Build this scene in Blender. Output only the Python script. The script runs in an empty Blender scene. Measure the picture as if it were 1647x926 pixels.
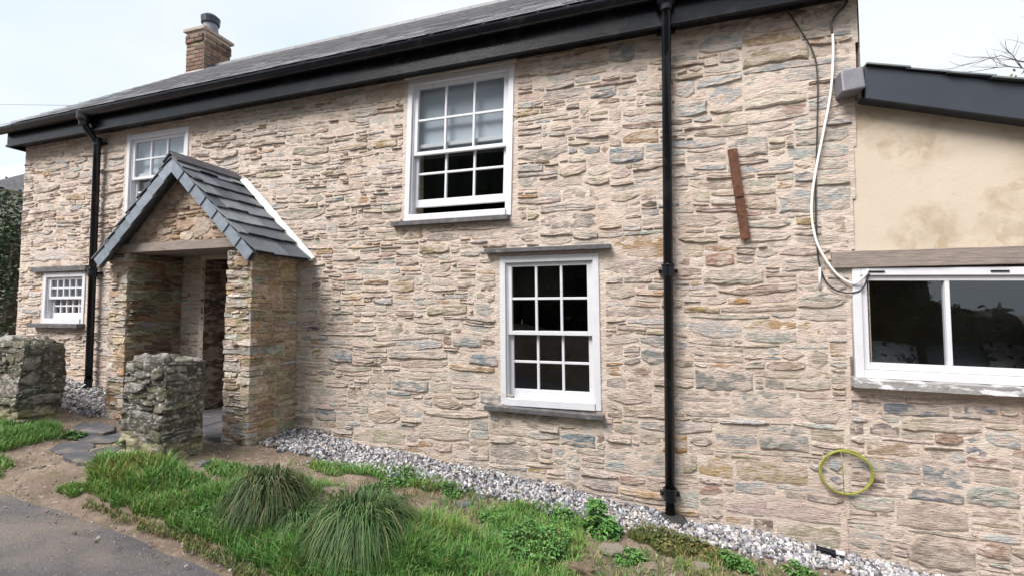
import bpy, math, random
import numpy as np
from mathutils import Vector, Matrix, Euler, noise

random.seed(7)
R = math.radians
SC = bpy.context.scene
COL = SC.collection

# ------------------------------------------------------------------ camera, sky, sun, exposure
F, CX, CY, YAW, PITCH = 740.0, 823.5, 463.0, R(17.1), R(2.86)
cam_data = bpy.data.cameras.new('camera')
cam_data.sensor_width = 36.0
cam_data.lens = 36.0 * F / 1647.0
cam_data.clip_start, cam_data.clip_end = 0.05, 2000.0
cam = bpy.data.objects.new('camera', cam_data)
cam.rotation_euler = (R(90) + PITCH, 0, YAW)
COL.objects.link(cam)
SC.camera = cam

SUN_TO = Vector((-0.44, -0.70, 0.95)).normalized()      # towards the sun
world = bpy.data.worlds.new('World')
SC.world = world
world.use_nodes = True
nt = world.node_tree
nt.nodes.clear()
w_out = nt.nodes.new('ShaderNodeOutputWorld')
w_bg = nt.nodes.new('ShaderNodeBackground')
w_bg.inputs['Strength'].default_value = 0.10
w_sky = nt.nodes.new('ShaderNodeTexSky')
w_sky.sky_type = 'NISHITA'
w_sky.sun_disc = False
w_sky.sun_elevation = math.asin(SUN_TO.z)
w_sky.sun_rotation = math.atan2(SUN_TO.x, SUN_TO.y)
w_sky.dust_density = 4.0
w_tc = nt.nodes.new('ShaderNodeTexCoord')
w_map = nt.nodes.new('ShaderNodeMapping')
w_map.inputs['Scale'].default_value = (1.0, 1.0, 2.2)
w_n = nt.nodes.new('ShaderNodeTexNoise')
w_n.inputs['Scale'].default_value = 1.6
w_n.inputs['Detail'].default_value = 4.0
w_cr = nt.nodes.new('ShaderNodeValToRGB')
w_cr.color_ramp.elements[0].position = 0.35
w_cr.color_ramp.elements[0].color = (0.74, 0.87, 1.0, 1)
w_cr.color_ramp.elements[1].position = 0.62
w_cr.color_ramp.elements[1].color = (0.97, 1.0, 1.0, 1)
w_mul = nt.nodes.new('ShaderNodeMix')
w_mul.data_type = 'RGBA'
w_mul.blend_type = 'MULTIPLY'
w_mul.inputs['Factor'].default_value = 1.0
w_mul.inputs['B'].default_value = (2.3, 2.3, 2.3, 1)
w_mix = nt.nodes.new('ShaderNodeMix')
w_mix.data_type = 'RGBA'
w_mix.inputs['Factor'].default_value = 0.93
nt.links.new(w_tc.outputs['Generated'], w_map.inputs['Vector'])
nt.links.new(w_map.outputs['Vector'], w_n.inputs['Vector'])
nt.links.new(w_n.outputs['Fac'], w_cr.inputs['Fac'])
nt.links.new(w_cr.outputs['Color'], w_mul.inputs['A'])
nt.links.new(w_sky.outputs['Color'], w_mix.inputs['A'])
nt.links.new(w_mul.outputs['Result'], w_mix.inputs['B'])
nt.links.new(w_mix.outputs['Result'], w_bg.inputs['Color'])
nt.links.new(w_bg.outputs['Background'], w_out.inputs['Surface'])

sun_data = bpy.data.lights.new('sun', 'SUN')
sun_data.energy = 1.5
sun_data.angle = R(32)
sun_data.color = (1.0, 0.965, 0.93)
sun = bpy.data.objects.new('sun', sun_data)
sun.rotation_euler = (-SUN_TO).to_track_quat('-Z', 'Y').to_euler()
sun.location = SUN_TO * 20
COL.objects.link(sun)

SC.render.engine = 'CYCLES'
SC.view_settings.view_transform = 'Standard'
SC.view_settings.look = 'None'
SC.view_settings.gamma = 1.0
SC.view_settings.use_curve_mapping = False
SC.view_settings.exposure = 2.15
SC.cycles.max_bounces = 6
SC.cycles.use_denoising = True

# ------------------------------------------------------------------ helpers
CAMROT = Euler((R(90) + PITCH, 0, YAW)).to_matrix()


def ray(px, py):
    return CAMROT @ Vector(((px - CX) / F, (CY - py) / F, -1.0))


def at(px, py, Y):
    """the point on the vertical plane y = Y seen at a photo pixel"""
    d = ray(px, py)
    return d * (Y / d.y)


def slope_z(x):
    return -0.11 * 13.0 * math.tanh(x / 13.0)


def smooth(a, b, x):
    t = min(1.0, max(0.0, (x - a) / (b - a)))
    return t * t * (3 - 2 * t)


def lane_edge(x):
    return 2.25 + 0.10 * noise.noise((x * 0.9, 3.1, 0)) + 0.05 * noise.noise((x * 3.3, 9.1, 0))


def gz(x, y):
    """ground height"""
    z = -1.75 + slope_z(x)
    t = smooth(2.05, 2.75, y)
    path = math.exp(-((x + 4.95) / 0.42) ** 2)
    z += 0.10 * t * (1 - 0.7 * path)
    z += 0.015 * smooth(3.3, 3.9, y)
    if -14 < x < 8 and 1.6 < y < 4.2:
        z += t * (0.035 * noise.noise((x * 2.1, y * 2.1, 1.7)) + 0.018 * noise.noise((x * 6.0, y * 6.0, 4.7)))
    if y < -2.2:
        z += 0.9 * smooth(-2.2, -3.6, y)
    if y > 9:
        z += 1.0 * smooth(9, 40, y)
    return z


def ground_at(px, py):
    d = ray(px, py)
    t = 0.5
    for _ in range(4000):
        p = d * t
        if p.z <= gz(p.x, p.y):
            return p
        t += 0.01
    return d * t


class MB:
    """collects faces for ONE mesh object, with a colour per vertex and a material slot per face"""
    def __init__(self):
        self.v, self.f, self.c, self.m = [], [], [], []

    def add(self, verts, faces, col=(0.5, 0.5, 0.5), mi=0):
        b = len(self.v)
        self.v.extend(verts)
        if col and isinstance(col[0], (tuple, list)):
            self.c.extend(col)
        else:
            self.c.extend([col] * len(verts))
        for f in faces:
            self.f.append([b + i for i in f])
            self.m.append(mi)

    def box(self, x0, x1, y0, y1, z0, z1, col=(0.5, 0.5, 0.5), mi=0, fn=None):
        vs = [(x, y, z) for x in (x0, x1) for y in (y0, y1) for z in (z0, z1)]
        if fn:
            vs = [fn(*v) for v in vs]
        self.add(vs, [(0, 1, 3, 2), (4, 6, 7, 5), (0, 4, 5, 1), (2, 3, 7, 6), (0, 2, 6, 4), (1, 5, 7, 3)], col, mi)

    def tube(self, pts, r, n=8, col=(0.5, 0.5, 0.5), mi=0, caps=True):
        pts = [Vector(p) for p in pts]
        rs = r if isinstance(r, (list, tuple)) else [r] * len(pts)
        vs, fs = [], []
        up = None
        for i, p in enumerate(pts):
            t = (pts[min(i + 1, len(pts) - 1)] - pts[max(i - 1, 0)])
            t = t.normalized() if t.length > 1e-9 else Vector((0, 0, 1))
            if up is None:
                up = t.orthogonal().normalized()
            up = (up - t * up.dot(t))
            up = up.normalized() if up.length > 1e-6 else t.orthogonal().normalized()
            s = t.cross(up)
            for k in range(n):
                a = 2 * math.pi * k / n
                vs.append(tuple(p + (up * math.cos(a) + s * math.sin(a)) * rs[i]))
        for i in range(len(pts) - 1):
            for k in range(n):
                a, b = i * n + k, i * n + (k + 1) % n
                fs.append((a, b, b + n, a + n))
        if caps:
            fs.append(tuple(range(n - 1, -1, -1)))
            fs.append(tuple(range(len(vs) - n, len(vs))))
        self.add(vs, fs, col, mi)

    def build(self, name, mats, parent=None, smooth_=False, bevel=0.0, recalc=False):
        me = bpy.data.meshes.new(name)
        me.from_pydata([tuple(v) for v in self.v], [], self.f)
        mats = mats if isinstance(mats, (list, tuple)) else [mats]
        for m in mats:
            me.materials.append(m)
        me.polygons.foreach_set('material_index', self.m)
        ca = me.color_attributes.new('Col', 'FLOAT_COLOR', 'POINT')
        flat = np.ones((len(self.v), 4), dtype=np.float32)
        flat[:, :3] = np.array(self.c, dtype=np.float32).reshape(-1, 3)
        ca.data.foreach_set('color', flat.ravel())
        if smooth_ == 'mortar':           # broken stone stays faceted, the mortar is trowelled smooth
            me.polygons.foreach_set('use_smooth', [i == 1 for i in self.m])
        elif smooth_:
            me.polygons.foreach_set('use_smooth', [True] * len(me.polygons))
        me.update()
        if recalc or bevel:
            import bmesh
            bm = bmesh.new()
            bm.from_mesh(me)
            bmesh.ops.recalc_face_normals(bm, faces=bm.faces)
            bm.to_mesh(me)
            bm.free()
        o = bpy.data.objects.new(name, me)
        COL.objects.link(o)
        if parent:
            o.parent = parent
        if bevel:
            b = o.modifiers.new('bevel', 'BEVEL')
            b.width = bevel
            b.segments = 2
            b.limit_method = 'ANGLE'
        return o


def tag(o, label, cat, group=None, kind=None):
    o['label'] = label
    if cat:
        o['category'] = cat
    if group:
        o['group'] = group
    if kind:
        o['kind'] = kind
    return o


def structure(o, label=None):
    o['kind'] = 'structure'
    if label:
        o['label'] = label
    return o


def thing(name, label, cat, group=None):
    o = bpy.data.objects.new(name, None)
    o.empty_display_size = 0.2
    COL.objects.link(o)
    return tag(o, label, cat, group)


# ------------------------------------------------------------------ materials
def mat(name, rough=0.8, color=None, var=0.25, vscale=20.0, stretch=(1, 1, 1), bump=0.0, bscale=60.0,
        bstretch=(1, 1, 1), metallic=0.0, spec=0.5, bdist=0.01, patches=(), coat=0.0):
    """noise-varied surface; colour from the mesh's own colour attribute unless one is given.
    patches: (colour, scale, threshold, softness, amount, stretch) stains with a shape of their own"""
    m = bpy.data.materials.new(name)
    m.use_nodes = True
    n, l = m.node_tree.nodes, m.node_tree.links
    b = n['Principled BSDF']
    b.inputs['Roughness'].default_value = rough
    b.inputs['Metallic'].default_value = metallic
    b.inputs['Specular IOR Level'].default_value = spec
    b.inputs['Coat Weight'].default_value = coat
    tc = n.new('ShaderNodeTexCoord')

    def mapped(st):
        mp = n.new('ShaderNodeMapping')
        mp.inputs['Scale'].default_value = st
        l.new(tc.outputs['Object'], mp.inputs['Vector'])
        return mp.outputs['Vector']
    if color is None:
        a = n.new('ShaderNodeAttribute')
        a.attribute_name = 'Col'
        col = a.outputs['Color']
    else:
        rgb = n.new('ShaderNodeRGB')
        rgb.outputs[0].default_value = (*color, 1)
        col = rgb.outputs[0]
    if var:
        t = n.new('ShaderNodeTexNoise')
        t.inputs['Scale'].default_value = vscale
        t.inputs['Detail'].default_value = 6
        t.inputs['Roughness'].default_value = 0.65
        l.new(mapped(stretch), t.inputs['Vector'])
        mr = n.new('ShaderNodeMapRange')
        mr.inputs['From Min'].default_value = 0.3
        mr.inputs['From Max'].default_value = 0.7
        mr.inputs['To Min'].default_value = 1 - var
        mr.inputs['To Max'].default_value = 1 + var
        l.new(t.outputs['Fac'], mr.inputs['Value'])
        mx = n.new('ShaderNodeMix')
        mx.data_type = 'RGBA'
        mx.blend_type = 'MULTIPLY'
        mx.inputs['Factor'].default_value = 1
        l.new(col, mx.inputs['A'])
        l.new(mr.outputs['Result'], mx.inputs['B'])
        col = mx.outputs['Result']
    for (pc, ps, th, so, am, st) in patches:
        t = n.new('ShaderNodeTexNoise')
        t.inputs['Scale'].default_value = ps
        t.inputs['Detail'].default_value = 5
        t.inputs['Roughness'].default_value = 0.6
        l.new(mapped(st), t.inputs['Vector'])
        mr = n.new('ShaderNodeMapRange')
        mr.inputs['From Min'].default_value = th - so
        mr.inputs['From Max'].default_value = th + so
        mr.inputs['To Min'].default_value = 0
        mr.inputs['To Max'].default_value = am
        l.new(t.outputs['Fac'], mr.inputs['Value'])
        mx = n.new('ShaderNodeMix')
        mx.data_type = 'RGBA'
        l.new(mr.outputs['Result'], mx.inputs['Factor'])
        l.new(col, mx.inputs['A'])
        mx.inputs['B'].default_value = (*pc, 1)
        col = mx.outputs['Result']
    l.new(col, b.inputs['Base Color'])
    if bump:
        t = n.new('ShaderNodeTexNoise')
        t.inputs['Scale'].default_value = bscale
        t.inputs['Detail'].default_value = 8
        t.inputs['Roughness'].default_value = 0.7
        l.new(mapped(bstretch), t.inputs['Vector'])
        bp = n.new('ShaderNodeBump')
        bp.inputs['Strength'].default_value = bump
        bp.inputs['Distance'].default_value = bdist
        l.new(t.outputs['Fac'], bp.inputs['Height'])
        l.new(bp.outputs['Normal'], b.inputs['Normal'])
    return m


MORTAR_C = (0.62, 0.51, 0.44)
LIM = (0.61, 0.505, 0.435)
M_STONE = mat('rubble_stone', 0.85, var=0.42, vscale=18, stretch=(1, 1, 3.2), bump=1.0, bscale=22, bstretch=(1, 1, 4.0), bdist=0.03,
              patches=[(LIM, 7, 0.505, 0.05, 0.88, (1, 1, 2.2)), ((0.36, 0.22, 0.12), 14, 0.66, 0.05, 0.5, (1, 1, 1.5)),
                       ((0.13, 0.10, 0.08), 22, 0.64, 0.03, 0.75, (1, 1, 4.0))])
M_MORTAR = mat('lime_mortar', 0.95, var=0.2, vscale=14, stretch=(1, 1, 2), bump=1.0, bscale=30, bstretch=(1, 1, 2.4), bdist=0.02,
               patches=[((0.50, 0.36, 0.27), 2.2, 0.58, 0.1, 0.45, (1, 1, 1)), ((0.67, 0.585, 0.50), 4, 0.54, 0.08, 0.8, (1, 1, 1)), ((0.40, 0.325, 0.26), 13, 0.60, 0.04, 0.7, (1, 1, 4)), ((0.17, 0.12, 0.09), 21, 0.66, 0.025, 0.7, (1, 1, 5))])
M_MOSSY = mat('mossy_stone', 0.9, var=0.4, vscale=18, stretch=(1, 1, 2.0), bump=0.9, bscale=28, bstretch=(1, 1, 2.6), bdist=0.02,
              patches=[((0.17, 0.19, 0.09), 7, 0.60, 0.06, 0.6, (1, 1, 1)), ((0.09, 0.07, 0.05), 20, 0.62, 0.05, 0.55, (1, 1, 2))])
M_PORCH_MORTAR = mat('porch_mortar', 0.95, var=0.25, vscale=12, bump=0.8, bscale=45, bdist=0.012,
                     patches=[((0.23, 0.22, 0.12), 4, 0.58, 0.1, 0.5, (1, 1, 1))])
M_LICHEN = mat('lichen_stone', 0.95, var=0.5, vscale=14, bump=1.0, bscale=22, bdist=0.03,
               patches=[((0.055, 0.052, 0.04), 8, 0.54, 0.08, 0.75, (1, 1, 1.6)), ((0.46, 0.44, 0.40), 24, 0.59, 0.035, 0.8, (1, 1, 1.5)),
                        ((0.15, 0.145, 0.075), 5, 0.60, 0.05, 0.6, (1, 1, 1))])
M_SLATE = mat('roof_slate', 0.55, var=0.25, vscale=12, bump=0.35, bscale=40, bdist=0.006, spec=0.5,
              patches=[((0.20, 0.21, 0.21), 10, 0.62, 0.05, 0.4, (1, 1, 1))])
M_SLATE_OLD = mat('weathered_roof_slate', 0.42, (0.34, 0.34, 0.36), var=0.22, vscale=9, bump=0.25, bscale=40, bdist=0.004, spec=0.8,
                  patches=[((0.42, 0.40, 0.38), 5, 0.58, 0.05, 0.5, (1, 1, 1))])
M_BLACK = mat('black_paint', 0.22, spec=0.3, color= (0.007, 0.008, 0.011), var=0.2, vscale=8, bump=0.08, bscale=20,
              patches=[((0.030, 0.030, 0.032), 5, 0.60, 0.06, 0.6, (1, 1, 1))])
M_FASCIA_GREY = mat('slate_grey_paint', 0.4, (0.028, 0.034, 0.045), var=0.12, vscale=6, bump=0.05, bscale=40)
M_WHITE = mat('white_paint', 0.45, (0.60, 0.60, 0.63), var=0.05, vscale=9, bump=0.06, bscale=80,
              patches=[((0.46, 0.45, 0.43), 7, 0.66, 0.05, 0.6, (1, 1, 1))])
M_SILL = mat('slate_sill', 0.6, (0.10, 0.095, 0.10), var=0.35, vscale=14, bump=0.5, bscale=30, bstretch=(1, 1, 3),
             patches=[((0.24, 0.22, 0.21), 12, 0.60, 0.05, 0.6, (1, 1, 1))])
M_PAINTED_SILL = mat('flaking_painted_sill', 0.7, (0.74, 0.73, 0.75), var=0.08, vscale=20, bump=0.7, bscale=18, bdist=0.02,
                     patches=[((0.22, 0.21, 0.20), 8, 0.45, 0.04, 0.85, (1, 1, 3))])
M_WOOD = mat('weathered_timber', 0.85, (0.25, 0.205, 0.18), var=0.3, vscale=9, stretch=(1, 4, 12), bump=0.6, bscale=14, bstretch=(1, 5, 14),
             patches=[((0.10, 0.07, 0.055), 5, 0.66, 0.03, 0.6, (1, 1, 2))])
M_BOARD = mat('pale_board', 0.85, (0.46, 0.42, 0.38), var=0.2, vscale=8, stretch=(1, 4, 10), bump=0.4, bscale=14, bstretch=(1, 5, 14))
M_RENDER = mat('sand_render', 0.95, (0.46, 0.385, 0.30), var=0.09, vscale=5, bump=0.45, bscale=40, bdist=0.006,
               patches=[((0.36, 0.28, 0.195), 2.0, 0.51, 0.012, 0.7, (1.35, 1, 1.1)), ((0.37, 0.29, 0.205), 2.9, 0.54, 0.012, 0.6, (0.8, 1, 1.5)), ((0.52, 0.445, 0.36), 1.5, 0.50, 0.05, 0.9, (1, 1, 1)),
                        ((0.33, 0.25, 0.17), 7, 0.69, 0.03, 0.5, (1, 1, 1))])
M_BRICK = mat('chimney_brick', 0.9, var=0.35, vscale=20, bump=0.5, bscale=40)
M_LEAD = mat('grey_lead', 0.6, (0.17, 0.165, 0.19), var=0.2, vscale=9, bump=0.2, bscale=20, metallic=0.3)
M_RUST = mat('rusty_steel', 0.9, (0.105, 0.042, 0.022), var=0.5, vscale=25, bump=0.6, bscale=60,
             patches=[((0.05, 0.02, 0.015), 9, 0.58, 0.06, 0.7, (1, 1, 1))])
M_CABLE_W = mat('white_cable_sheath', 0.5, (0.78, 0.77, 0.74), var=0.06, vscale=30)
M_CABLE_B = mat('black_cable_sheath', 0.5, (0.02, 0.02, 0.022), var=0.1, vscale=30)
M_HOSE = mat('yellow_green_hose', 0.6, (0.24, 0.25, 0.04), var=0.25, vscale=30)
M_GRAVEL = mat('gravel_pebbles', 0.8, var=0.3, vscale=60, bump=0.3, bscale=120)
M_GRASS = mat('grass_blades', 0.6, var=0.15, vscale=6, spec=0.3)
M_LEAF = mat('leaves', 0.55, var=0.2, vscale=6, spec=0.35)
M_BARK = mat('bark', 0.95, (0.10, 0.085, 0.07), var=0.3, vscale=12, bump=0.6, bscale=30)
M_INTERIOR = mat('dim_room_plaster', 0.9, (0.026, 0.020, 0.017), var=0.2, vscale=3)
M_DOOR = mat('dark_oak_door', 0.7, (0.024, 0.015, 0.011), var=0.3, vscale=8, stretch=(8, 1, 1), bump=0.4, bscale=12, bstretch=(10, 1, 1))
M_FABRIC = mat('grey_fabric', 0.95, (0.22, 0.23, 0.25), var=0.2, vscale=30, bump=0.3, bscale=200)
M_PALE_FABRIC = mat('patterned_fabric', 0.95, (0.45, 0.46, 0.48), var=0.25, vscale=20,
                    patches=[((0.08, 0.08, 0.09), 12, 0.56, 0.03, 0.9, (1, 1, 1))])
M_ROCK = mat('bank_rock', 0.92, var=0.4, vscale=14, bump=0.9, bscale=20, bdist=0.02,
             patches=[((0.20, 0.20, 0.13), 8, 0.60, 0.06, 0.5, (1, 1, 1))])

# ground: trodden earth with stone chips and mossy stains
M_SOIL = mat('trodden_earth', 0.95, (0.235, 0.175, 0.132), var=0.35, vscale=7, bump=0.9, bscale=30, bdist=0.02,
             patches=[((0.12, 0.09, 0.062), 3.2, 0.55, 0.09, 0.7, (1, 1, 1)), ((0.42, 0.35, 0.28), 26, 0.62, 0.03, 0.7, (1, 1, 1)),
                      ((0.11, 0.13, 0.04), 5.5, 0.62, 0.05, 0.7, (1, 1, 1))])
M_ASPHALT = mat('worn_asphalt', 0.7, (0.110, 0.101, 0.106), var=0.3, vscale=5, bump=0.8, bscale=90, bdist=0.012,
                patches=[((0.225, 0.185, 0.155), 1.8, 0.53, 0.10, 0.8, (1, 1, 1)), ((0.30, 0.28, 0.27), 75, 0.62, 0.03, 0.6, (1, 1, 1)),
                         ((0.05, 0.046, 0.045), 50, 0.63, 0.04, 0.6, (1, 1, 1))])


def glass_material():
    m = bpy.data.materials.new('window_glass')
    m.use_nodes = True
    n, l = m.node_tree.nodes, m.node_tree.links
    n.clear()
    out = n.new('ShaderNodeOutputMaterial')
    tr = n.new('ShaderNodeBsdfTransparent')
    tr.inputs['Color'].default_value = (0.80, 0.83, 0.83, 1)
    gl = n.new('ShaderNodeBsdfGlossy')
    gl.inputs['Roughness'].default_value = 0.015
    gl.inputs['Color'].default_value = (0.93, 0.96, 1.0, 1)
    lw = n.new('ShaderNodeLayerWeight')
    lw.inputs['Blend'].default_value = 0.5
    pw = n.new('ShaderNodeMath')
    pw.operation = 'POWER'
    pw.inputs[1].default_value = 5.0
    l.new(lw.outputs['Facing'], pw.inputs[0])
    fr = n.new('ShaderNodeMath')
    fr.operation = 'MULTIPLY_ADD'
    fr.inputs[1].default_value = 0.89
    fr.inputs[2].default_value = 0.11
    l.new(pw.outputs[0], fr.inputs[0])
    tc = n.new('ShaderNodeTexCoord')
    tx = n.new('ShaderNodeTexNoise')
    tx.inputs['Scale'].default_value = 2.5
    bp = n.new('ShaderNodeBump')
    bp.inputs['Strength'].default_value = 0.05
    bp.inputs['Distance'].default_value = 0.02
    mx = n.new('ShaderNodeMixShader')
    l.new(tc.outputs['Object'], tx.inputs['Vector'])
    l.new(tx.outputs['Fac'], bp.inputs['Height'])
    l.new(bp.outputs['Normal'], gl.inputs['Normal'])
    l.new(fr.outputs[0], mx.inputs['Fac'])
    l.new(tr.outputs['BSDF'], mx.inputs[1])
    l.new(gl.outputs['BSDF'], mx.inputs[2])
    l.new(mx.outputs['Shader'], out.inputs['Surface'])
    return m


M_GLASS = glass_material()
M_SKY_REFLECTION = mat('pale_sky_reflection', 0.9, (0.56, 0.59, 0.66), var=0.05, vscale=4)  # pale panel colour standing in for sky reflected in the upper sashes

# ------------------------------------------------------------------ rubble masonry
WALL_PAL = [((0.46, 0.375, 0.300), 5), ((0.44, 0.39, 0.340), 5), ((0.52, 0.455, 0.385), 5), ((0.50, 0.405, 0.35), 4), ((0.36, 0.315, 0.28), 3),
            ((0.37, 0.38, 0.38), 2.8), ((0.47, 0.46, 0.43), 3.6), ((0.44, 0.30, 0.175), 1.6), ((0.21, 0.15, 0.12), 1.1),
            ((0.40, 0.355, 0.25), 1.4), ((0.37, 0.26, 0.21), 1.5)]
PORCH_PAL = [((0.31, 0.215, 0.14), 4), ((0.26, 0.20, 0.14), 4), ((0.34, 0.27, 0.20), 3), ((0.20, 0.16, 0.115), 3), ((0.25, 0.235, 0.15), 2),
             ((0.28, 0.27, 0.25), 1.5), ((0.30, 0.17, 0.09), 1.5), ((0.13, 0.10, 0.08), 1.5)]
LICHEN_PAL = [((0.15, 0.13, 0.105), 3), ((0.27, 0.245, 0.215), 4), ((0.075, 0.07, 0.055), 2), ((0.15, 0.15, 0.095), 2), ((0.27, 0.26, 0.235), 1.5)]


def pick(rng, pal):
    r = rng.random() * sum(w for _, w in pal)
    for c, w in pal:
        r -= w
        if r <= 0:
            break
    k = rng.uniform(0.84, 1.16)
    return tuple(min(0.7, max(0.02, x * k * rng.uniform(0.96, 1.04))) for x in c)


CELL = 0.01


def pack(free, size_fn, rng, minw=6):
    """fills the free cells (row 0 lowest) with flat irregular courses of rectangles"""
    occ = ~free
    H, W = occ.shape
    out = []
    for j in range(H):
        i = 0
        while i < W:
            row = occ[j]
            nz = np.flatnonzero(~row[i:])
            if nz.size == 0:
                break
            i += int(nz[0])
            e = np.flatnonzero(row[i:])
            run = int(e[0]) if e.size else W - i
            hm, asp = size_fn(i * CELL, j * CELL)
            h = max(2, int(round(hm * rng.lognormvariate(0, 0.52) / CELL)))
            w = max(minw, int(round(h * asp * rng.lognormvariate(0, 0.45))))
            if run - w < minw + 3:
                w = run
            w = min(w, run)
            if run < 5:                      # a narrow slot takes chips only
                h = min(h, 3)
            h = min(h, max(3, w))
            for side in (i - 1, i + w):      # level up with the neighbours' tops where nearly equal
                if 0 <= side < W:
                    top = int(np.argmax(~occ[j:j + 24, side])) if not occ[j:j + 24, side].all() else 24
                    if 2 <= top <= 20 and abs(top - h) <= max(1, h // 3):
                        h = top
                        break
            blk = occ[j:j + h, i:i + w].any(axis=1)
            b = np.flatnonzero(blk)
            if b.size:
                h = int(b[0])
            if H - (j + h) < 2:
                h = H - j
            occ[j:j + h, i:i + w] = True
            if w >= 2 and h >= 2:
                out.append((i * CELL, (i + w) * CELL, j * CELL, (j + h) * CELL))
            i += w
    return out


def stone(mb, P, u0, u1, v0, v1, col, t, rng, taper=0.35, gap=0.006, mi=0, rough=1.0):
    """one stone: an irregular flat lump standing t proud of the mortar; P maps (u, v, out) to the world"""
    u0, u1, v0, v1 = u0 + gap, u1 - gap, v0 + gap * 0.8, v1 - gap * 0.8
    w, h = u1 - u0, v1 - v0
    if w < 0.012 or h < 0.008:
        return
    uc, vc = (u0 + u1) / 2, (v0 + v1) / 2
    nt_ = max(2, min(7, int(w / 0.05)))
    ns = max(1, min(3, int(h / 0.06)))
    tl, tr_, bl, br = (rng.random() ** 1.6 * taper * 1.5 for _ in range(4))
    pl = rng.uniform(1.2, 3.5)
    pts = []
    jit = 0.07 * rough

    def side(s, a, b):
        x = 2 * s - 1
        return (a if x < 0 else b) * abs(x) ** pl * h
    for k in range(nt_ + 1):
        s = k / nt_
        pts.append((u0 + w * s + rng.uniform(-1, 1) * w / nt_ * 0.16 * (0 < k < nt_), v0 + side(s, bl, br) + rng.uniform(-jit, jit) * h))
    for k in range(1, ns):
        pts.append((u1 + rng.uniform(-0.3, 0.2) * min(h, w) * 0.3, v0 + h * k / ns))
    for k in range(nt_ + 1):
        s = 1 - k / nt_
        pts.append((u0 + w * s + rng.uniform(-1, 1) * w / nt_ * 0.16 * (0 < k < nt_), v1 - side(s, tl, tr_) + rng.uniform(-jit, jit) * h))
    for k in range(1, ns):
        pts.append((u0 + rng.uniform(-0.2, 0.3) * min(h, w) * 0.3, v1 - h * k / ns))
    n = len(pts)
    tu, tv = rng.uniform(-0.5, 0.5), rng.uniform(-1.0, 0.35)
    hw = max(0.0, w / 2 - h / 2)
    vs = []
    for fr, hh, nz in ((0.0, -0.022, 0), (0.05, 0.55, 0.2), (0.22, 0.95, 0.35), (0.62, 1.0, 0.42)):
        for (u, v) in pts:
            mu = min(max(u, uc - hw), uc + hw)
            uu, vv = u + (mu - u) * fr, v + (vc - v) * fr
            if fr == 0:
                o = hh
            else:
                o = t * hh * (1 + tu * (uu - uc) / w * 1.6 + tv * (vv - vc) / h * 1.6) + t * nz * rng.uniform(-1, 1) * rough
            vs.append(P(uu, vv, o))
    fs = []
    for r_ in range(3):
        for k in range(n):
            a, b = r_ * n + k, r_ * n + (k + 1) % n
            fs.append((a, b, b + n, a + n))
    fs.append(tuple(range(3 * n, 4 * n)))
    mb.add(vs, fs, col, mi)


def masonry(mb, P, U, V, size_fn, pal, rng, mask=None, features=(), t=(0.004, 0.014), warp=0.02, gap=0.006, sheet=0.03, mortar=MORTAR_C,
            hole=None, taper=0.35, mi_s=0, mi_m=1, seed=0.0, tint=None, attn=None, lump=1.0):
    """stones plus the mortar sheet between them over the U x V rectangle
    mask(u, v) true where stones may lie, hole(u, v) true where even the mortar is left out"""
    nu, nv = int(U / CELL), int(V / CELL)
    us = (np.arange(nu) + 0.5) * CELL
    vs_ = (np.arange(nv) + 0.5) * CELL
    uu, vv = np.meshgrid(us, vs_)
    free = np.ones((nv, nu), dtype=bool) if mask is None else mask(uu, vv)
    feats = []
    for (fu, fv, fw, fh, fc) in features:
        a, b, c, d = int((fu - fw / 2) / CELL), int((fu + fw / 2) / CELL), int((fv - fh / 2) / CELL), int((fv + fh / 2) / CELL)
        a, c = max(a, 0), max(c, 0)
        if b <= a or d <= c or not free[c:d, a:b].any():
            continue
        free[c:d, a:b] = False
        feats.append((a * CELL, b * CELL, c * CELL, d * CELL, fc))

    def PW(u, v, o):
        if warp:
            k = attn(u, v) if attn else 1.0
            du = k * warp * 0.6 * noise.noise((u * 2.3 + seed, v * 2.3, 5.5))
            dv = k * (1.6 * warp * noise.noise((u * 1.3 + seed, v * 1.9, 1.5)) + warp * 0.45 * noise.noise((u * 6 + seed, v * 6, 8.5)))
            return P(u + du, v + dv, o)
        return P(u, v, o)
    for (a, b, c, d) in pack(free, size_fn, rng):
        col = pick(rng, pal)
        if tint:
            col = tint(col, (a + b) / 2, (c + d) / 2)
        tt = t[0] + (t[1] - t[0]) * rng.random() ** 1.7
        stone(mb, PW, a, b, c, d, col, tt, rng, taper=taper, gap=gap * rng.uniform(0.2, 1.5), mi=mi_s)
    for (a, b, c, d, fc) in feats:
        stone(mb, PW, a, b, c, d, fc, rng.uniform(*t) * 1.1, rng, taper=0.2, gap=gap, mi=mi_s)
    if sheet:
        gu, gv = max(1, int(U / sheet)), max(1, int(V / sheet))
        vs, fs = [], []
        for j in range(gv + 1):
            for i in range(gu + 1):
                u, v = U * i / gu, V * j / gv
                e = 0.0 if i in (0, gu) or j in (0, gv) else 1.0
                o = lump * e * (0.006 * noise.noise((u * 5 + seed, v * 8, 2.2)) + 0.006 * noise.noise((u * 17 + seed, v * 36, 7.2)) + 0.0003)
                vs.append(P(u, v, o))
        for j in range(gv):
            for i in range(gu):
                if hole and hole(U * (i + 0.5) / gu, V * (j + 0.5) / gv):
                    continue
                a = j * (gu + 1) + i
                fs.append((a, a + 1, a + gu + 2, a + gu + 1))
        mb.add(vs, fs, mortar, mi_m)


# ------------------------------------------------------------------ ground and lane
def lin(a, b, n):
    return [a + (b - a) * i / n for i in range(n)]


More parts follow.
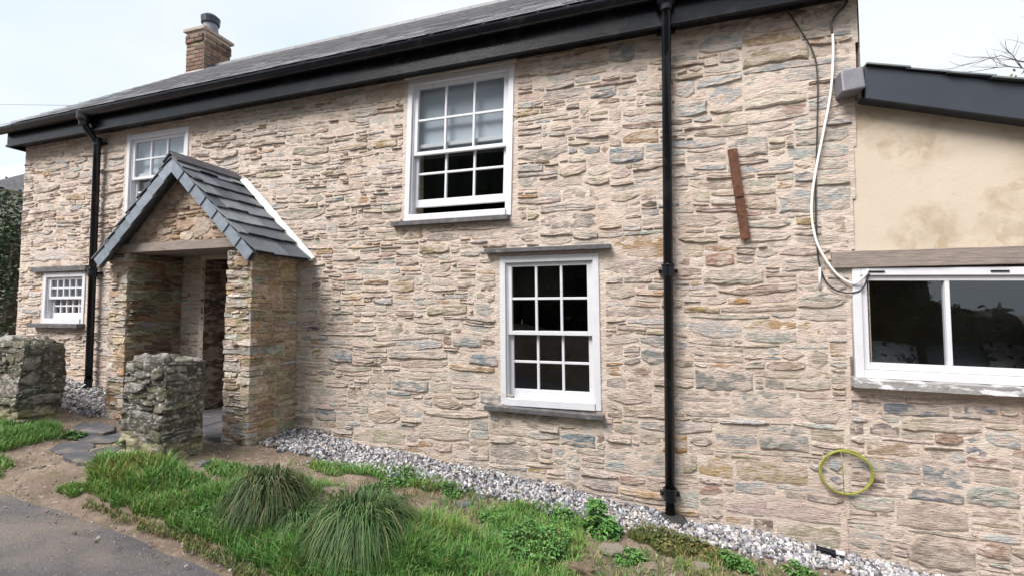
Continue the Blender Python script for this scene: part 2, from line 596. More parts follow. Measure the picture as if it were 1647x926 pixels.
xs = lin(-260, -30, 12) + lin(-30, -9, 24) + lin(-9, 4, 240) + lin(4, 20, 20) + lin(20, 260, 13)[:] + [260]
ys = lin(-220, -12, 12) + lin(-12, 1.5, 24) + lin(1.5, 4.3, 70) + lin(4.3, 14, 12) + lin(14, 300, 14) + [300]
g = MB()
vv_ = []
for y in ys:
    for x in xs:
        z = gz(x, y)
        if y < 2.3 and y > -3.0:
            z -= 0.03
        vv_.append((x, y, z))
nx = len(xs)
g.add(vv_, [(j * nx + i, j * nx + i + 1, (j + 1) * nx + i + 1, (j + 1) * nx + i) for j in range(len(ys) - 1) for i in range(nx - 1)])
structure(g.build('ground', M_SOIL, smooth_=True))

lane = MB()
lx = lin(-60, -9, 30) + lin(-9, 4, 260) + lin(4, 60, 30) + [60]
rows = 14
vv_ = []
for x in lx:
    e1, e0 = lane_edge(x) - 0.04, -2.1 + 0.2 * noise.noise((x * 0.4, 7.7, 0))
    for k in range(rows + 1):
        y = e0 + (e1 - e0) * k / rows
        edge = 1.0 if k in (0, rows) else 0.0
        vv_.append((x, y, -1.75 + slope_z(x) + (gz(x, y) + 1.75 - slope_z(x)) * 0 + 0.012 * noise.noise((x * 1.1, y * 1.1, 0)) - 0.035 * edge))
lane.add(vv_, [(i * (rows + 1) + k, (i + 1) * (rows + 1) + k, (i + 1) * (rows + 1) + k + 1, i * (rows + 1) + k + 1)
               for i in range(len(lx) - 1) for k in range(rows)])
structure(lane.build('lane', M_ASPHALT, smooth_=True))

# ------------------------------------------------------------------ the cottage
WY = 4.0                       # the facade's plane
XL, ZB, ZT = -8.25, -2.5, 2.46


def wall_rect(px0, py0, px1, py1):
    """a wall rectangle from two photo corners (upper left, lower right)"""
    a, b = at(px0, py0, WY), at(px1, py1, WY)
    return a.x, b.x, b.z, a.z


W_UP = (*[at(p, 240, WY).x for p in (654, 825)], at(738, 352, WY).z, at(738, 117, WY).z)
W_LOW = (*[at(p, 530, WY).x for p in (805, 965)], at(885, 655, WY).z, at(885, 410, WY).z)
W_FAR = (*[at(p, 250, WY).x for p in (205, 303)], at(250, 355, WY).z, at(250, 212, WY).z)
W_TINY = (*[at(p, 480, WY).x for p in (70, 137)], at(103, 520, WY).z, at(103, 438, WY).z)
DOOR = (-4.95, -4.02, -1.45, 0.62)
OPEN = [W_UP, W_LOW, W_FAR, W_TINY, DOOR]


def edge_x(z):
    """the right-hand end of the main wall leans a little"""
    return 1.345 + (z + 0.85) * 0.046


cottage = thing('cottage', 'long two storey rubble stone cottage with black gutter and white sash windows', 'house')
cottage.location = (0, 0, 0)

U0, V0 = XL, ZB
EDGE_MAX = 1.56
PORCH_X0, PORCH_X1, PORCH_Y = -5.50, -3.62, 3.42


def main_mask(u, v):
    x, z = u + U0, v + V0
    ok = (x < 1.345 + (z + 0.85) * 0.046 - 0.01)
    for (a, b, c, d) in OPEN:
        m = 0.045
        ok &= ~((x > a - m) & (x < b + m) & (z > c - m) & (z < d + m))
    ok &= z > (-1.92 - 0.11 * x)
    return ok


def main_hole(u, v):
    x, z = u + U0, v + V0
    if x > edge_x(z) + 0.02:
        return True
    for (a, b, c, d) in OPEN:
        m = 0.028
        if a + m < x < b - m and c + m < z < d - m:
            return True
    return False


def main_attn(u, v):
    x, z = u + U0, v + V0
    d = min(abs(edge_x(z) - x), 9.0)
    for (a, b, c, e) in OPEN:
        d = min(d, math.hypot(max(a - x, 0, x - b), max(c - z, 0, z - e)))
    return smooth(0.03, 0.35, d)


def main_size(u, v):
    x, z = u + U0, v + V0
    big = smooth(-3.5, 1.0, x) * 0.62 + 0.5 * smooth(0.3, -1.4, z) * smooth(-4, -0.5, x)
    return 0.036 + 0.036 * big, 4.6 - 0.6 * big


BLUE, PALE, GREY, ORANGE, PURPLE, OCHRE = (0.24, 0.27, 0.29), (0.44, 0.44, 0.43), (0.30, 0.31, 0.30), (0.40, 0.235, 0.10), (0.15, 0.10, 0.095), (0.37, 0.27, 0.14)
feat_px = [(1001, 85, 46, 32, GREY), (1010, 247, 58, 28, BLUE), (1113, 172, 52, 28, PALE), (1103, 142, 36, 30, PALE), (548, 570, 38, 24, BLUE),
           (778, 578, 50, 22, BLUE), (752, 550, 48, 20, GREY), (1165, 608, 96, 34, (0.27, 0.26, 0.24)), (1230, 650, 110, 50, (0.36, 0.35, 0.32)),
           (1085, 712, 44, 34, ORANGE), (1310, 320, 120, 42, PALE), (1297, 353, 36, 16, OCHRE), (1262, 706, 80, 40, (0.34, 0.33, 0.30)),
           (656, 423, 40, 9, PURPLE), (605, 455, 42, 10, (0.26, 0.18, 0.11)), (603, 467, 44, 9, (0.29, 0.23, 0.15)), (648, 461, 40, 20, (0.40, 0.31, 0.20)),
           (1052, 575, 40, 28, GREY), (930, 705, 60, 26, BLUE), (800, 640, 56, 22, GREY), (500, 525, 30, 10, (0.16, 0.14, 0.16)),
           (515, 565, 26, 14, (0.30, 0.25, 0.13)), (660, 620, 60, 20, GREY), (970, 150, 44, 20, GREY), (950, 240, 36, 14, GREY), (845, 182, 46, 12, OCHRE),
           (880, 80, 60, 12, (0.30, 0.22, 0.13)), (1160, 70, 70, 30, PALE), (1245, 90, 110, 30, (0.37, 0.31, 0.22)), (1190, 478, 40, 12, ORANGE),
           (1130, 492, 60, 12, OCHRE), (1240, 540, 90, 22, (0.42, 0.40, 0.36)), (1160, 415, 50, 24, (0.36, 0.22, 0.17)), (1350, 195, 46, 14, (0.2, 0.22, 0.25)),
           (1330, 165, 60, 22, PALE), (700, 398, 50, 20, (0.34, 0.27, 0.17)), (620, 230, 40, 16, OCHRE), (500, 240, 60, 16, (0.40, 0.36, 0.29)),
           (870, 600, 30, 14, GREY), (600, 640, 44, 24, (0.36, 0.34, 0.31)), (525, 665, 36, 18, BLUE), (1240, 760, 120, 36, (0.42, 0.33, 0.22)),
           (1180, 440, 100, 30, (0.43, 0.38, 0.32)), (720, 500, 66, 20, (0.32, 0.28, 0.18)), (880, 520, 50, 30, (0.36, 0.30, 0.21))]
feats = []
for (px, py, wpx, hpx, c) in feat_px:
    p = at(px, py, WY)
    wpt = at(px + wpx / 2, py, WY).x - at(px - wpx / 2, py, WY).x
    hpt = at(px, py - hpx / 2, WY).z - at(px, py + hpx / 2, WY).z
    feats.append((p.x - U0, p.z - V0, wpt, hpt, c))


def warm_base(c, u, v):
    return c


rng = random.Random(11)
mb = MB()
masonry(mb, lambda u, v, o: (u + U0, WY - o, v + V0), EDGE_MAX - U0, ZT - V0, main_size, WALL_PAL, rng, main_mask, feats,
        t=(0.001, 0.0155), warp=0.018, gap=0.0075, hole=main_hole, sheet=0.018, attn=main_attn)
# smooth mortar reveals round each opening, then the plain flanks and back
for (a, b, c, d) in OPEN:
    m = 0.03
    if c == DOOR[2]:
        continue
    for (x0, z0, x1, z1) in ((a + m, c + m, a + m, d - m), (b - m, c + m, b - m, d - m), (a + m, d - m, b - m, d - m), (a + m, c + m, b - m, c + m)):
        mb.add([(x0, WY - 0.001, z0), (x1, WY - 0.001, z1), (x1, WY + 0.30, z1), (x0, WY + 0.30, z0)], [(0, 1, 2, 3)], MORTAR_C, 1)
RED_PAL = [((0.20, 0.115, 0.085), 4), ((0.25, 0.15, 0.11), 3), ((0.16, 0.11, 0.085), 3), ((0.27, 0.20, 0.15), 2), ((0.12, 0.08, 0.065), 2)]
for (P, sd) in ((lambda u, v, o: (DOOR[0] + 0.012 + o, WY - 0.004 + u, DOOR[2] - 0.2 + v), 61), (lambda u, v, o: (DOOR[1] - 0.012 - o, WY + 0.55 - u, DOOR[2] - 0.2 + v), 62)):
    masonry(mb, P, 0.55, DOOR[3] - DOOR[2] + 0.19, lambda u, v: (0.05, 2.6), RED_PAL, rng, t=(0.006, 0.022), gap=0.006, mortar=(0.24, 0.155, 0.115), seed=sd, mi_m=0, warp=0.012)
YB, YR, ZR = 9.0, 6.5, 4.62    # back wall, ridge
mb.add([(XL, WY, ZB), (XL, YB, ZB), (XL, YB, ZT), (XL, YR, ZR - 0.12), (XL, WY, ZT)], [(0, 1, 2, 3, 4)], MORTAR_C, 1)
mb.add([(EDGE_MAX - 0.04, WY + 0.01, ZB), (EDGE_MAX - 0.04, YB, ZB), (EDGE_MAX - 0.04, YB, ZT), (EDGE_MAX - 0.04, YR, ZR - 0.12), (EDGE_MAX - 0.04, WY + 0.01, ZT)],
       [(0, 1, 2, 3, 4)], MORTAR_C, 1)
mb.add([(XL, YB, ZB), (EDGE_MAX - 0.04, YB, ZB), (EDGE_MAX - 0.04, YB, ZT), (XL, YB, ZT)], [(0, 1, 2, 3)], MORTAR_C, 1)
# rough quoins wrapping the left corner
masonry(mb, lambda u, v, o: (XL - o, WY + 0.5 - u, v + V0), 0.5, ZT - V0, lambda u, v: (0.05, 3.0), WALL_PAL, rng, t=(0.004, 0.018), sheet=None)
mb.build('wall', [M_STONE, M_MORTAR], cottage, smooth_='mortar')

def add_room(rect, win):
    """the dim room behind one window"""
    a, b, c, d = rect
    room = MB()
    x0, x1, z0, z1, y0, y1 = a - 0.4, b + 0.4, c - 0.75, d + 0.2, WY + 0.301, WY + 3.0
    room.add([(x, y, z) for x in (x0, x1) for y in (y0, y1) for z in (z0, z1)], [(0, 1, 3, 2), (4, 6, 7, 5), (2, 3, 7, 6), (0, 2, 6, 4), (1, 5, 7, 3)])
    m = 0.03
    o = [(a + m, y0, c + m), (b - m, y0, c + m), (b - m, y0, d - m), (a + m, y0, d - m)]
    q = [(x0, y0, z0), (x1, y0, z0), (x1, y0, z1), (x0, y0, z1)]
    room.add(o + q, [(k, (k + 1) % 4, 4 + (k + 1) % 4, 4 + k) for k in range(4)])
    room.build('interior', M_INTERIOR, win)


def sash_window(parent, rect, cols=3, rows=2, split=0.5, lift=0.0, shear=0.0, front=WY - 0.012, sill=True, lintel=None, jamb=0.052, label=None, sky_reflection_panel=False):
    a, b, c, d = rect
    zc = (c + d) / 2
    sh = lambda x, y, z: (x + shear * (z - zc), y, z)
    fr = MB()
    y0, y1 = front, front + 0.13
    bz = c + 0.085
    fr.box(a, a + jamb, y0, y1, c, d, fn=sh)
    fr.box(b - jamb, b, y0, y1, c, d, fn=sh)
    fr.box(a + jamb, b - jamb, y0 + 0.001, y1, d - 0.06, d, fn=sh)
    fr.box(a + jamb, b - jamb, y0 - 0.012, y1, c, bz - 0.02, fn=sh)
    # staff beads
    fr.box(a + jamb, a + jamb + 0.016, y0 + 0.022, y1, bz - 0.02, d - 0.06, fn=sh)
    fr.box(b - jamb - 0.016, b - jamb, y0 + 0.022, y1, bz - 0.02, d - 0.06, fn=sh)
    win = fr.build('window', M_WHITE, parent, bevel=0.004)
    if label:
        win['label'] = label
    gx0, gx1, gz0, gz1 = a + jamb + 0.016, b - jamb - 0.016, bz - 0.02, d - 0.06
    zm = gz0 + (gz1 - gz0) * (1 - split)
    gl = MB()
    for which in ('upper', 'lower'):
        s = MB()
        if which == 'upper':
            ya, yb, z0, z1 = y0 + 0.030, y0 + 0.066, zm - 0.018, gz1
        else:
            ya, yb, z0, z1 = y0 + 0.072, y0 + 0.108, gz0 + lift, zm + 0.02 + lift
        st, top, bot = 0.038, (0.035 if which == 'upper' else 0.036), (0.036 if which == 'upper' else 0.075)
        s.box(gx0, gx0 + st, ya, yb, z0, z1, fn=sh)
        s.box(gx1 - st, gx1, ya, yb, z0, z1, fn=sh)
        s.box(gx0 + st, gx1 - st, ya + 0.001, yb, z1 - top, z1, fn=sh)
        s.box(gx0 + st, gx1 - st, ya + 0.001, yb, z0, z0 + bot, fn=sh)
        px0, px1, pz0, pz1 = gx0 + st, gx1 - st, z0 + bot, z1 - top
        for k in range(1, cols):
            x = px0 + (px1 - px0) * k / cols
            s.box(x - 0.011, x + 0.011, ya + 0.004, yb - 0.002, pz0, pz1, fn=sh)
        for k in range(1, rows):
            z = pz0 + (pz1 - pz0) * k / rows
            s.box(px0, px1, ya + 0.006, yb - 0.004, z - 0.011, z + 0.011, fn=sh)
        s.build('sash', M_WHITE, win, bevel=0.003)
        yg = (ya + yb) / 2 + 0.002
        gl.add([sh(px0, yg, pz0), sh(px1, yg, pz0), sh(px1, yg, pz1), sh(px0, yg, pz1)], [(0, 1, 2, 3)])
    gl.build('glass', M_GLASS, win)
    if sky_reflection_panel:  # added sheet behind the upper sash in place of the sky's reflection
        bl = MB()
        n_ = 10
        yb_ = y0 + 0.118
        bl.box(gx0 - 0.01, gx1 + 0.01, yb_, yb_ + 0.004, zm + 0.015, gz1 + 0.03, fn=sh)
        bl.tube([sh(gx0 - 0.01, yb_, zm + 0.018), sh(gx1 + 0.01, yb_, zm + 0.018)], 0.010, 8)
        bl.build('sky_reflection_panel', M_SKY_REFLECTION, win)
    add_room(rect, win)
    return win


def ledge(name, m, parent, x0, x1, z0, z1, y0, y1, wob=0.008, n=14, seed=0, drop=0.0, rough=0.35):
    """a rough-edged slab: slate sill, slate drip course or timber lintel"""
    vs, fs = [], []
    for i in range(n + 1):
        x = x0 + (x1 - x0) * i / n
        e = wob * noise.noise((x * 9 + seed, 1, 2))
        e2 = wob * noise.noise((x * 11 + seed, 5, 2))
        dz = -drop * (x - x0)
        vs += [(x, y0 + e, z0 + e2 * rough + dz), (x, y0 + e * 0.6 - wob * 0.4, z1 + e * rough + dz), (x, y1, z1 + e * rough + 0.006 + dz), (x, y1, z0 + e2 * rough + dz)]
    for i in range(n):
        for k in range(4):
            a, b = i * 4 + k, i * 4 + (k + 1) % 4
            fs.append((a, b, b + 4, a + 4))
    fs += [(3, 2, 1, 0), (4 * n, 4 * n + 1, 4 * n + 2, 4 * n + 3)]
    mb_ = MB()
    mb_.add(vs, fs)
    return mb_.build(name, m, parent, bevel=0.003)


def on_wall(px, py):
    p = at(px, py, WY)
    return p.x, p.z


w = sash_window(cottage, W_UP, split=0.53, lift=0.085, shear=0.022, label='upper sash window with its lower sash raised a little', sky_reflection_panel=True)
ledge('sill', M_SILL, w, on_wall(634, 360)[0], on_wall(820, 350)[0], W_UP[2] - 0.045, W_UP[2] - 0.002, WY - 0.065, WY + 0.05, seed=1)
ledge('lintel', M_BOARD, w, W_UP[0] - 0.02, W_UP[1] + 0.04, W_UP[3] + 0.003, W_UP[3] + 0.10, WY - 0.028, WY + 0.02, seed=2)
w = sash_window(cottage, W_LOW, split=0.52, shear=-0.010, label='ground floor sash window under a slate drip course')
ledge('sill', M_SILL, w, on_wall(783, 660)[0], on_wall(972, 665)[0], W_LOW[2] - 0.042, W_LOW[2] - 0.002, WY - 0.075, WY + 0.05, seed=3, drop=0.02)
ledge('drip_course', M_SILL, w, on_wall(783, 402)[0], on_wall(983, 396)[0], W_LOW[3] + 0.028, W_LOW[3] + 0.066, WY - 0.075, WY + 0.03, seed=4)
w = sash_window(cottage, W_FAR, split=0.5, lift=0.05, label='sash window partly hidden by the porch roof', sky_reflection_panel=True)
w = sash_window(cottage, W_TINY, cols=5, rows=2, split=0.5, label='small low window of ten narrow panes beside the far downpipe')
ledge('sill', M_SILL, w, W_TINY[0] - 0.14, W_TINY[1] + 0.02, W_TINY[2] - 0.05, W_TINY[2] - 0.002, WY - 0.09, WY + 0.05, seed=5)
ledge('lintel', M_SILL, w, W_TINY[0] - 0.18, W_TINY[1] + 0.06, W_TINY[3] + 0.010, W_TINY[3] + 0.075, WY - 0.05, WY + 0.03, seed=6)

# front door deep in the dark of the porch
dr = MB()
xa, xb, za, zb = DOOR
DY = WY + 0.52  # raised in one stretch so the upper window's panes reflect dark
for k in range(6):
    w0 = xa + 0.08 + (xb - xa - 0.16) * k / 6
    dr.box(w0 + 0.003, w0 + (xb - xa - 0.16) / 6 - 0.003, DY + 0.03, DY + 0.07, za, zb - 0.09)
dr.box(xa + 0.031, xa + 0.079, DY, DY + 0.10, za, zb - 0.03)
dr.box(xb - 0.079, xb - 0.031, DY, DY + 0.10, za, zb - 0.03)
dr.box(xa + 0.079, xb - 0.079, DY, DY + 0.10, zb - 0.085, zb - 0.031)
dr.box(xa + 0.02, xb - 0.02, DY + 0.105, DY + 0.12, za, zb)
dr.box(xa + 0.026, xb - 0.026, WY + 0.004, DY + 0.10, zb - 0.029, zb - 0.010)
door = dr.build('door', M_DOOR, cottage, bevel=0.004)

# ------------------------------------------------------------------ main roof
def tilt(x):
    """the eaves and ridge climb a little towards the near end"""
    return 0.0125 * (x + 8.2)


def tilted(x, y, z):
    return x, y, z + tilt(x) * (1.32 if z > 2.3 else 1.0)



EY, EZ = 3.74, 2.44            # slate edge over the gutter
PX0, PX1 = XL - 0.10, EDGE_MAX + 0.05
rf = MB()
slope_len = math.hypot(YR - EY, ZR - EZ)
sdir = Vector((0, YR - EY, ZR - EZ)).normalized()
snor = Vector((0, -sdir.z, sdir.y))
rng = random.Random(5)
rowh = 0.19
nrow = int(slope_len / rowh)
for r_ in range(nrow + 1):
    x = PX0 - (0.13 if r_ % 2 else 0.0)
    while x < PX1:
        wd = rng.uniform(0.22, 0.30)
        x0, x1 = max(x, PX0), min(x + wd, PX1)
        if x1 - x0 > 0.02:
            s0, s1 = r_ * rowh + rng.uniform(-0.008, 0.008), min((r_ + 1) * rowh + 0.06, slope_len)
            lo, hi = 0.022 + rng.uniform(0, 0.004), 0.012
            k = rng.uniform(0.8, 1.2)
            c = rng.choice([(0.32, 0.32, 0.345), (0.36, 0.355, 0.37), (0.28, 0.29, 0.31), (0.38, 0.37, 0.36)])
            c = tuple(v * k for v in c)
            base = Vector((0, EY, EZ))
            vs = []
            for (xx, ss, hh) in ((x0, s0, lo), (x1, s0, lo), (x1, s1, hi), (x0, s1, hi), (x0, s0, lo - 0.006), (x1, s0, lo - 0.006), (x1, s1, hi - 0.006), (x0, s1, hi - 0.006)):
                p = base + sdir * ss + snor * hh
                vs.append((xx + (0.003 if xx == x0 else -0.003), p.y, p.z))
            rf.add(vs, [(0, 1, 2, 3), (4, 5, 1, 0), (5, 6, 2, 1), (7, 4, 0, 3), (6, 7, 3, 2)], c)
        x += wd
# deck, back slope and ridge
rf.add([(PX0, EY, EZ), (PX1, EY, EZ), (PX1, YR, ZR), (PX0, YR, ZR), (PX1, YB + 0.2, ZT + 0.1), (PX0, YB + 0.2, ZT + 0.1)], [(0, 1, 2, 3), (3, 2, 4, 5)], (0.24, 0.24, 0.25))
rdg = MB()
for k in range(21):
    xa_ = PX0 + (PX1 - PX0) * k / 21
    rdg.tube([(xa_, YR, ZR - 0.01), (xa_ + (PX1 - PX0) / 21 - 0.006, YR, ZR - 0.01)], 0.065, 10, (0.13, 0.135, 0.14))
rdg.v = [tilted(*v) for v in rdg.v]
rdg.build('ridge', M_SLATE, cottage)
rf.v = [tilted(*v) for v in rf.v]
rf.build('roof', M_SLATE_OLD, cottage, recalc=False)

fa = MB()
FX0, FX1 = XL - 0.08, EDGE_MAX
fa.box(FX0, FX1, WY - 0.16, WY - 0.135, 2.205, 2.43)
fa.box(FX0, FX1, WY - 0.135, WY - 0.012, 2.24, 2.255)
fa.box(FX0, FX1, WY - 0.175, WY - 0.1605, 2.205, 2.235)
fa.box(FX0, FX0 + 0.02, WY - 0.134, WY + 0.5, 2.205, 2.52)
fa.v = [tilted(*v) for v in fa.v]
fa.build('fascia', M_BLACK, cottage, bevel=0.004)

gu = MB()
prof = []
gy, gzz, gr = WY - 0.23, 2.425, 0.062
for k in range(13):
    a = math.pi * k / 12
    prof.append((gy - gr * math.cos(a), gzz - gr * 1.05 * math.sin(a)))
for k in range(13):
    a = math.pi * (12 - k) / 12
    prof.append((gy - (gr - 0.006) * math.cos(a), gzz - (gr - 0.006) * 1.05 * math.sin(a)))
npf = len(prof)
vs = [(x, p, q) for x in (FX0 - 0.05, FX1 + 0.05) for (p, q) in prof]
gu.add(vs, [(k, (k + 1) % npf, npf + (k + 1) % npf, npf + k) for k in range(npf)] + [tuple(range(13)), tuple(range(npf, npf + 13))])
for k in range(11):               # joint straps
    x = FX0 + 0.35 + k * 0.93
    ring = [(x, gy - (gr + 0.004) * math.cos(math.pi * q / 10), gzz + 0.004 - (gr + 0.004) * 1.05 * math.sin(math.pi * q / 10)) for q in range(11)]
    r2 = [(x + 0.03, p, q) for (_, p, q) in ring]
    gu.add(ring + r2, [(q, q + 1, q + 12, q + 11) for q in range(10)])
gu.v = [tilted(*v) for v in gu.v]
gu.build('gutter', M_BLACK, cottage, smooth_=False, recalc=True)


def downpipe(px_top, px_bot, ybot_px, label, collars, foot):
    """rainwater pipe from the gutter down the wall"""
    pt = at(px_top, 250, WY - 0.075)
    pb = at(px_bot, ybot_px, WY - 0.075)
    dp = MB()
    r = 0.038
    tz = tilt(pb.x) * 1.32
    xt = pt.x + (pt.x - pb.x) / (pt.z - pb.z) * (2.15 - pt.z)
    dp.tube([(xt, gy, gzz - 0.04 + tz), (xt, gy, 2.30 + tz), (xt, gy + 0.04, 2.22 + tz), (xt, WY - 0.10, 2.15), (xt, WY - 0.075, 2.08), (pb.x, WY - 0.075, pb.z)], r, 14)
    o = dp.build('downpipe', M_BLACK, cottage, smooth_=True)
    o['label'] = label
    for zc in collars:
        x = pb.x + (xt - pb.x) * (zc - pb.z) / (2.15 - pb.z)
        cl = MB()
        cl.tube([(x, WY - 0.075, zc - 0.05), (x, WY - 0.075, zc - 0.045), (x, WY - 0.075, zc + 0.04), (x, WY - 0.075, zc + 0.045)], [r + 0.003, r + 0.010, r + 0.010, r + 0.003], 14)
        cl.tube([(x, WY - 0.075, zc + 0.042), (x, WY - 0.075, zc + 0.056)], r + 0.016, 14)
        cl.box(x - 0.075, x + 0.075, WY - 0.05, WY - 0.006, zc - 0.014, zc + 0.014)
        cl.build('collar', M_BLACK, o, bevel=0.002)
    ou = MB()
    ou.tube([(xt, gy, gzz + tz), (xt, gy, gzz - 0.10 + tz), (xt, gy, gzz - 0.13 + tz), (xt, gy, gzz - 0.17 + tz)], [0.073, 0.072, 0.05, 0.046], 14)
    ou.build('outlet', M_BLACK, o, bevel=0.002)
    fo = MB()
    if foot == 'shoe':
        fo.tube([(pb.x, WY - 0.075, pb.z + 0.10), (pb.x, WY - 0.08, pb.z + 0.03), (pb.x - 0.02, WY - 0.13, pb.z - 0.02), (pb.x - 0.03, WY - 0.19, pb.z - 0.035)], [r + 0.006] * 4, 14)
        fo.build('shoe', M_BLACK, o)
    else:
        fo.tube([(pb.x, WY - 0.085, pb.z - 0.06), (pb.x, WY - 0.085, pb.z - 0.015), (pb.x, WY - 0.085, pb.z + 0.0), (pb.x, WY - 0.085, pb.z + 0.012)], [0.12, 0.12, 0.09, 0.05], 18)
        fo.build('gully_surround', mat('wet_gully_clay', 0.5, (0.035, 0.035, 0.036), var=0.3, vscale=20), o)
    return o


downpipe(1073, 1078, 828, 'near black downpipe between the lower window and the rusty bar', (at(1074, 55, WY).z, at(1074, 437, WY).z, at(1077, 790, WY).z), 'gully')
downpipe(156, 142, 622, 'far black downpipe beside the small low window', (at(153, 235, WY).z, at(147, 440, WY).z), 'shoe')

# chimney at the far gable
ch = MB()
CXA, CXB, CYA, CYB, CZA, CZB = -8.33, -7.90, 6.25, 6.80, 4.10, 5.22
BR = [((0.145, 0.082, 0.060), 4), ((0.18, 0.118, 0.08), 3), ((0.09, 0.06, 0.048), 2.5), ((0.22, 0.175, 0.125), 1.4)]
rng = random.Random(3)
for (P, U) in ((lambda u, v, o: (CXA + u, CYA - o, CZA + v), CXB - CXA), (lambda u, v, o: (CXB + o, CYA + u, CZA + v), CYB - CYA),
               (lambda u, v, o: (CXB - u, CYB + o, CZA + v), CXB - CXA), (lambda u, v, o: (CXA - o, CYB - u, CZA + v), CYB - CYA)):
    nr = int((CZB - CZA) / 0.075)
    for r_ in range(nr):
        u = -0.11 if r_ % 2 else 0.0
        out = 0.030 if r_ >= nr - 2 else 0.004
        while u < U:
            a, b = max(u, 0), min(u + 0.225, U)
            if b - a > 0.03:
                stone(ch, lambda p, q, o, P=P, out=out: P(p, q, o + (out if o > -0.01 else -0.0)), a, b, r_ * 0.075, r_ * 0.075 + 0.075, pick(rng, BR), 0.006, rng, taper=0.02, gap=0.005, rough=0.4)
            u += 0.225
    ch.add([P(0, 0, 0), P(U, 0, 0), P(U, CZB - CZA, 0), P(0, CZB - CZA, 0)], [(0, 1, 2, 3)], (0.42, 0.36, 0.29))
ch.box(CXA - 0.045, CXB + 0.045, CYA - 0.045, CYB + 0.045, CZB, CZB + 0.05, (0.33, 0.28, 0.23))
chim = ch.build('chimney', M_BRICK, cottage)
po = MB()
pcx, pcy = (CXA + CXB) / 2 + 0.02, (CYA + CYB) / 2
po.tube([(pcx, pcy, CZB + 0.04), (pcx, pcy, CZB + 0.10), (pcx, pcy, CZB + 0.28)], [0.17, 0.14, 0.125], 16)
po.build('chimney_pot', mat('grey_pot', 0.7, (0.19, 0.19, 0.23), var=0.2, vscale=20), chim, smooth_=False)
po = MB()
po.tube([(pcx, pcy, CZB + 0.28), (pcx, pcy, CZB + 0.29), (pcx, pcy, CZB + 0.41), (pcx, pcy, CZB + 0.46)], [0.12, 0.155, 0.165, 0.11], 16)
po.build('cowl', mat('dark_cowl', 0.4, (0.035, 0.037, 0.05), var=0.3, vscale=30, metallic=0.4), chim, smooth_=False)
fl = MB()
for (x0, x1) in ((CXA - 0.02, CXB + 0.02),):
    fl.add([(x0, CYA - 0.012, 4.26), (x1, CYA - 0.012, 4.26), (x1, CYA - 0.012, 4.46), (x0, CYA - 0.012, 4.46)], [(0, 1, 2, 3)])
    fl.add([(x1, CYA - 0.012, 4.26), (x1, YR, 4.46), (x1, YR, 4.66), (x1, CYA - 0.012, 4.46)], [(0, 1, 2, 3)])
fl.build('flashing', mat('mortar_flaunching', 0.9, (0.42, 0.40, 0.37), var=0.2, vscale=14), chim)

# ------------------------------------------------------------------ porch
pm = MB()
rng = random.Random(21)
PZ0, PEAVE, PRIDGE = -1.75, 0.60, 1.40
IX0, IX1 = -5.27, -3.90       # the opening between the two side walls
PCX = (PORCH_X0 + PORCH_X1) / 2 + 0.03
sz = lambda u, v: (0.042, 3.2)
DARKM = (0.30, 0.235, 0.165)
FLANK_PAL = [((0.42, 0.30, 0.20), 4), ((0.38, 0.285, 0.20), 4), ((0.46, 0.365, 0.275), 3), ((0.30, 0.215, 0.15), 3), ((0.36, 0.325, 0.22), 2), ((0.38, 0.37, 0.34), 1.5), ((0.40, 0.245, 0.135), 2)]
# outer right flank, right pier front, left pier front, inner left flank, inner right flank, gable
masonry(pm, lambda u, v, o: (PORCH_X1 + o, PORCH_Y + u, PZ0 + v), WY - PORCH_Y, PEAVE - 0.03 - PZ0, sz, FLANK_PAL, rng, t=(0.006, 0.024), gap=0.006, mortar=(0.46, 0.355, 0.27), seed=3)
masonry(pm, lambda u, v, o: (IX1 + u, PORCH_Y - o, PZ0 + v), PORCH_X1 - IX1, PEAVE - PZ0, sz, WALL_PAL[:5] + PORCH_PAL[:3], rng, t=(0.006, 0.024), gap=0.006, mortar=(0.42, 0.33, 0.25), seed=5)
masonry(pm, lambda u, v, o: (PORCH_X0 + u, PORCH_Y - o, PZ0 + v), IX0 - PORCH_X0, PEAVE - PZ0, sz, WALL_PAL[:5] + PORCH_PAL[:3], rng, t=(0.006, 0.024), gap=0.006, mortar=(0.40, 0.32, 0.23), seed=7)
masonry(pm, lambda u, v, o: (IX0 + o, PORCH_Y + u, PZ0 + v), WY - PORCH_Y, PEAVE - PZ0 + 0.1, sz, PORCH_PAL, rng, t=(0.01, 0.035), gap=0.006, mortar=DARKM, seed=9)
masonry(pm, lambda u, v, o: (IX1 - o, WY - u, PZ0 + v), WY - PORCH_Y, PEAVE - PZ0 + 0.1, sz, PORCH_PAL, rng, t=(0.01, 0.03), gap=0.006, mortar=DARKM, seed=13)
masonry(pm, lambda u, v, o: (PORCH_X0 - o, WY - u, PZ0 + v), WY - PORCH_Y, PEAVE - PZ0, sz, WALL_PAL, rng, t=(0.006, 0.02), gap=0.006, mortar=(0.40, 0.32, 0.23), seed=15)
EL, ER, EZP, RZP = PORCH_X0 + 0.0, PORCH_X1 + 0.15, 0.55, 1.50
RXP = PCX + 0.04
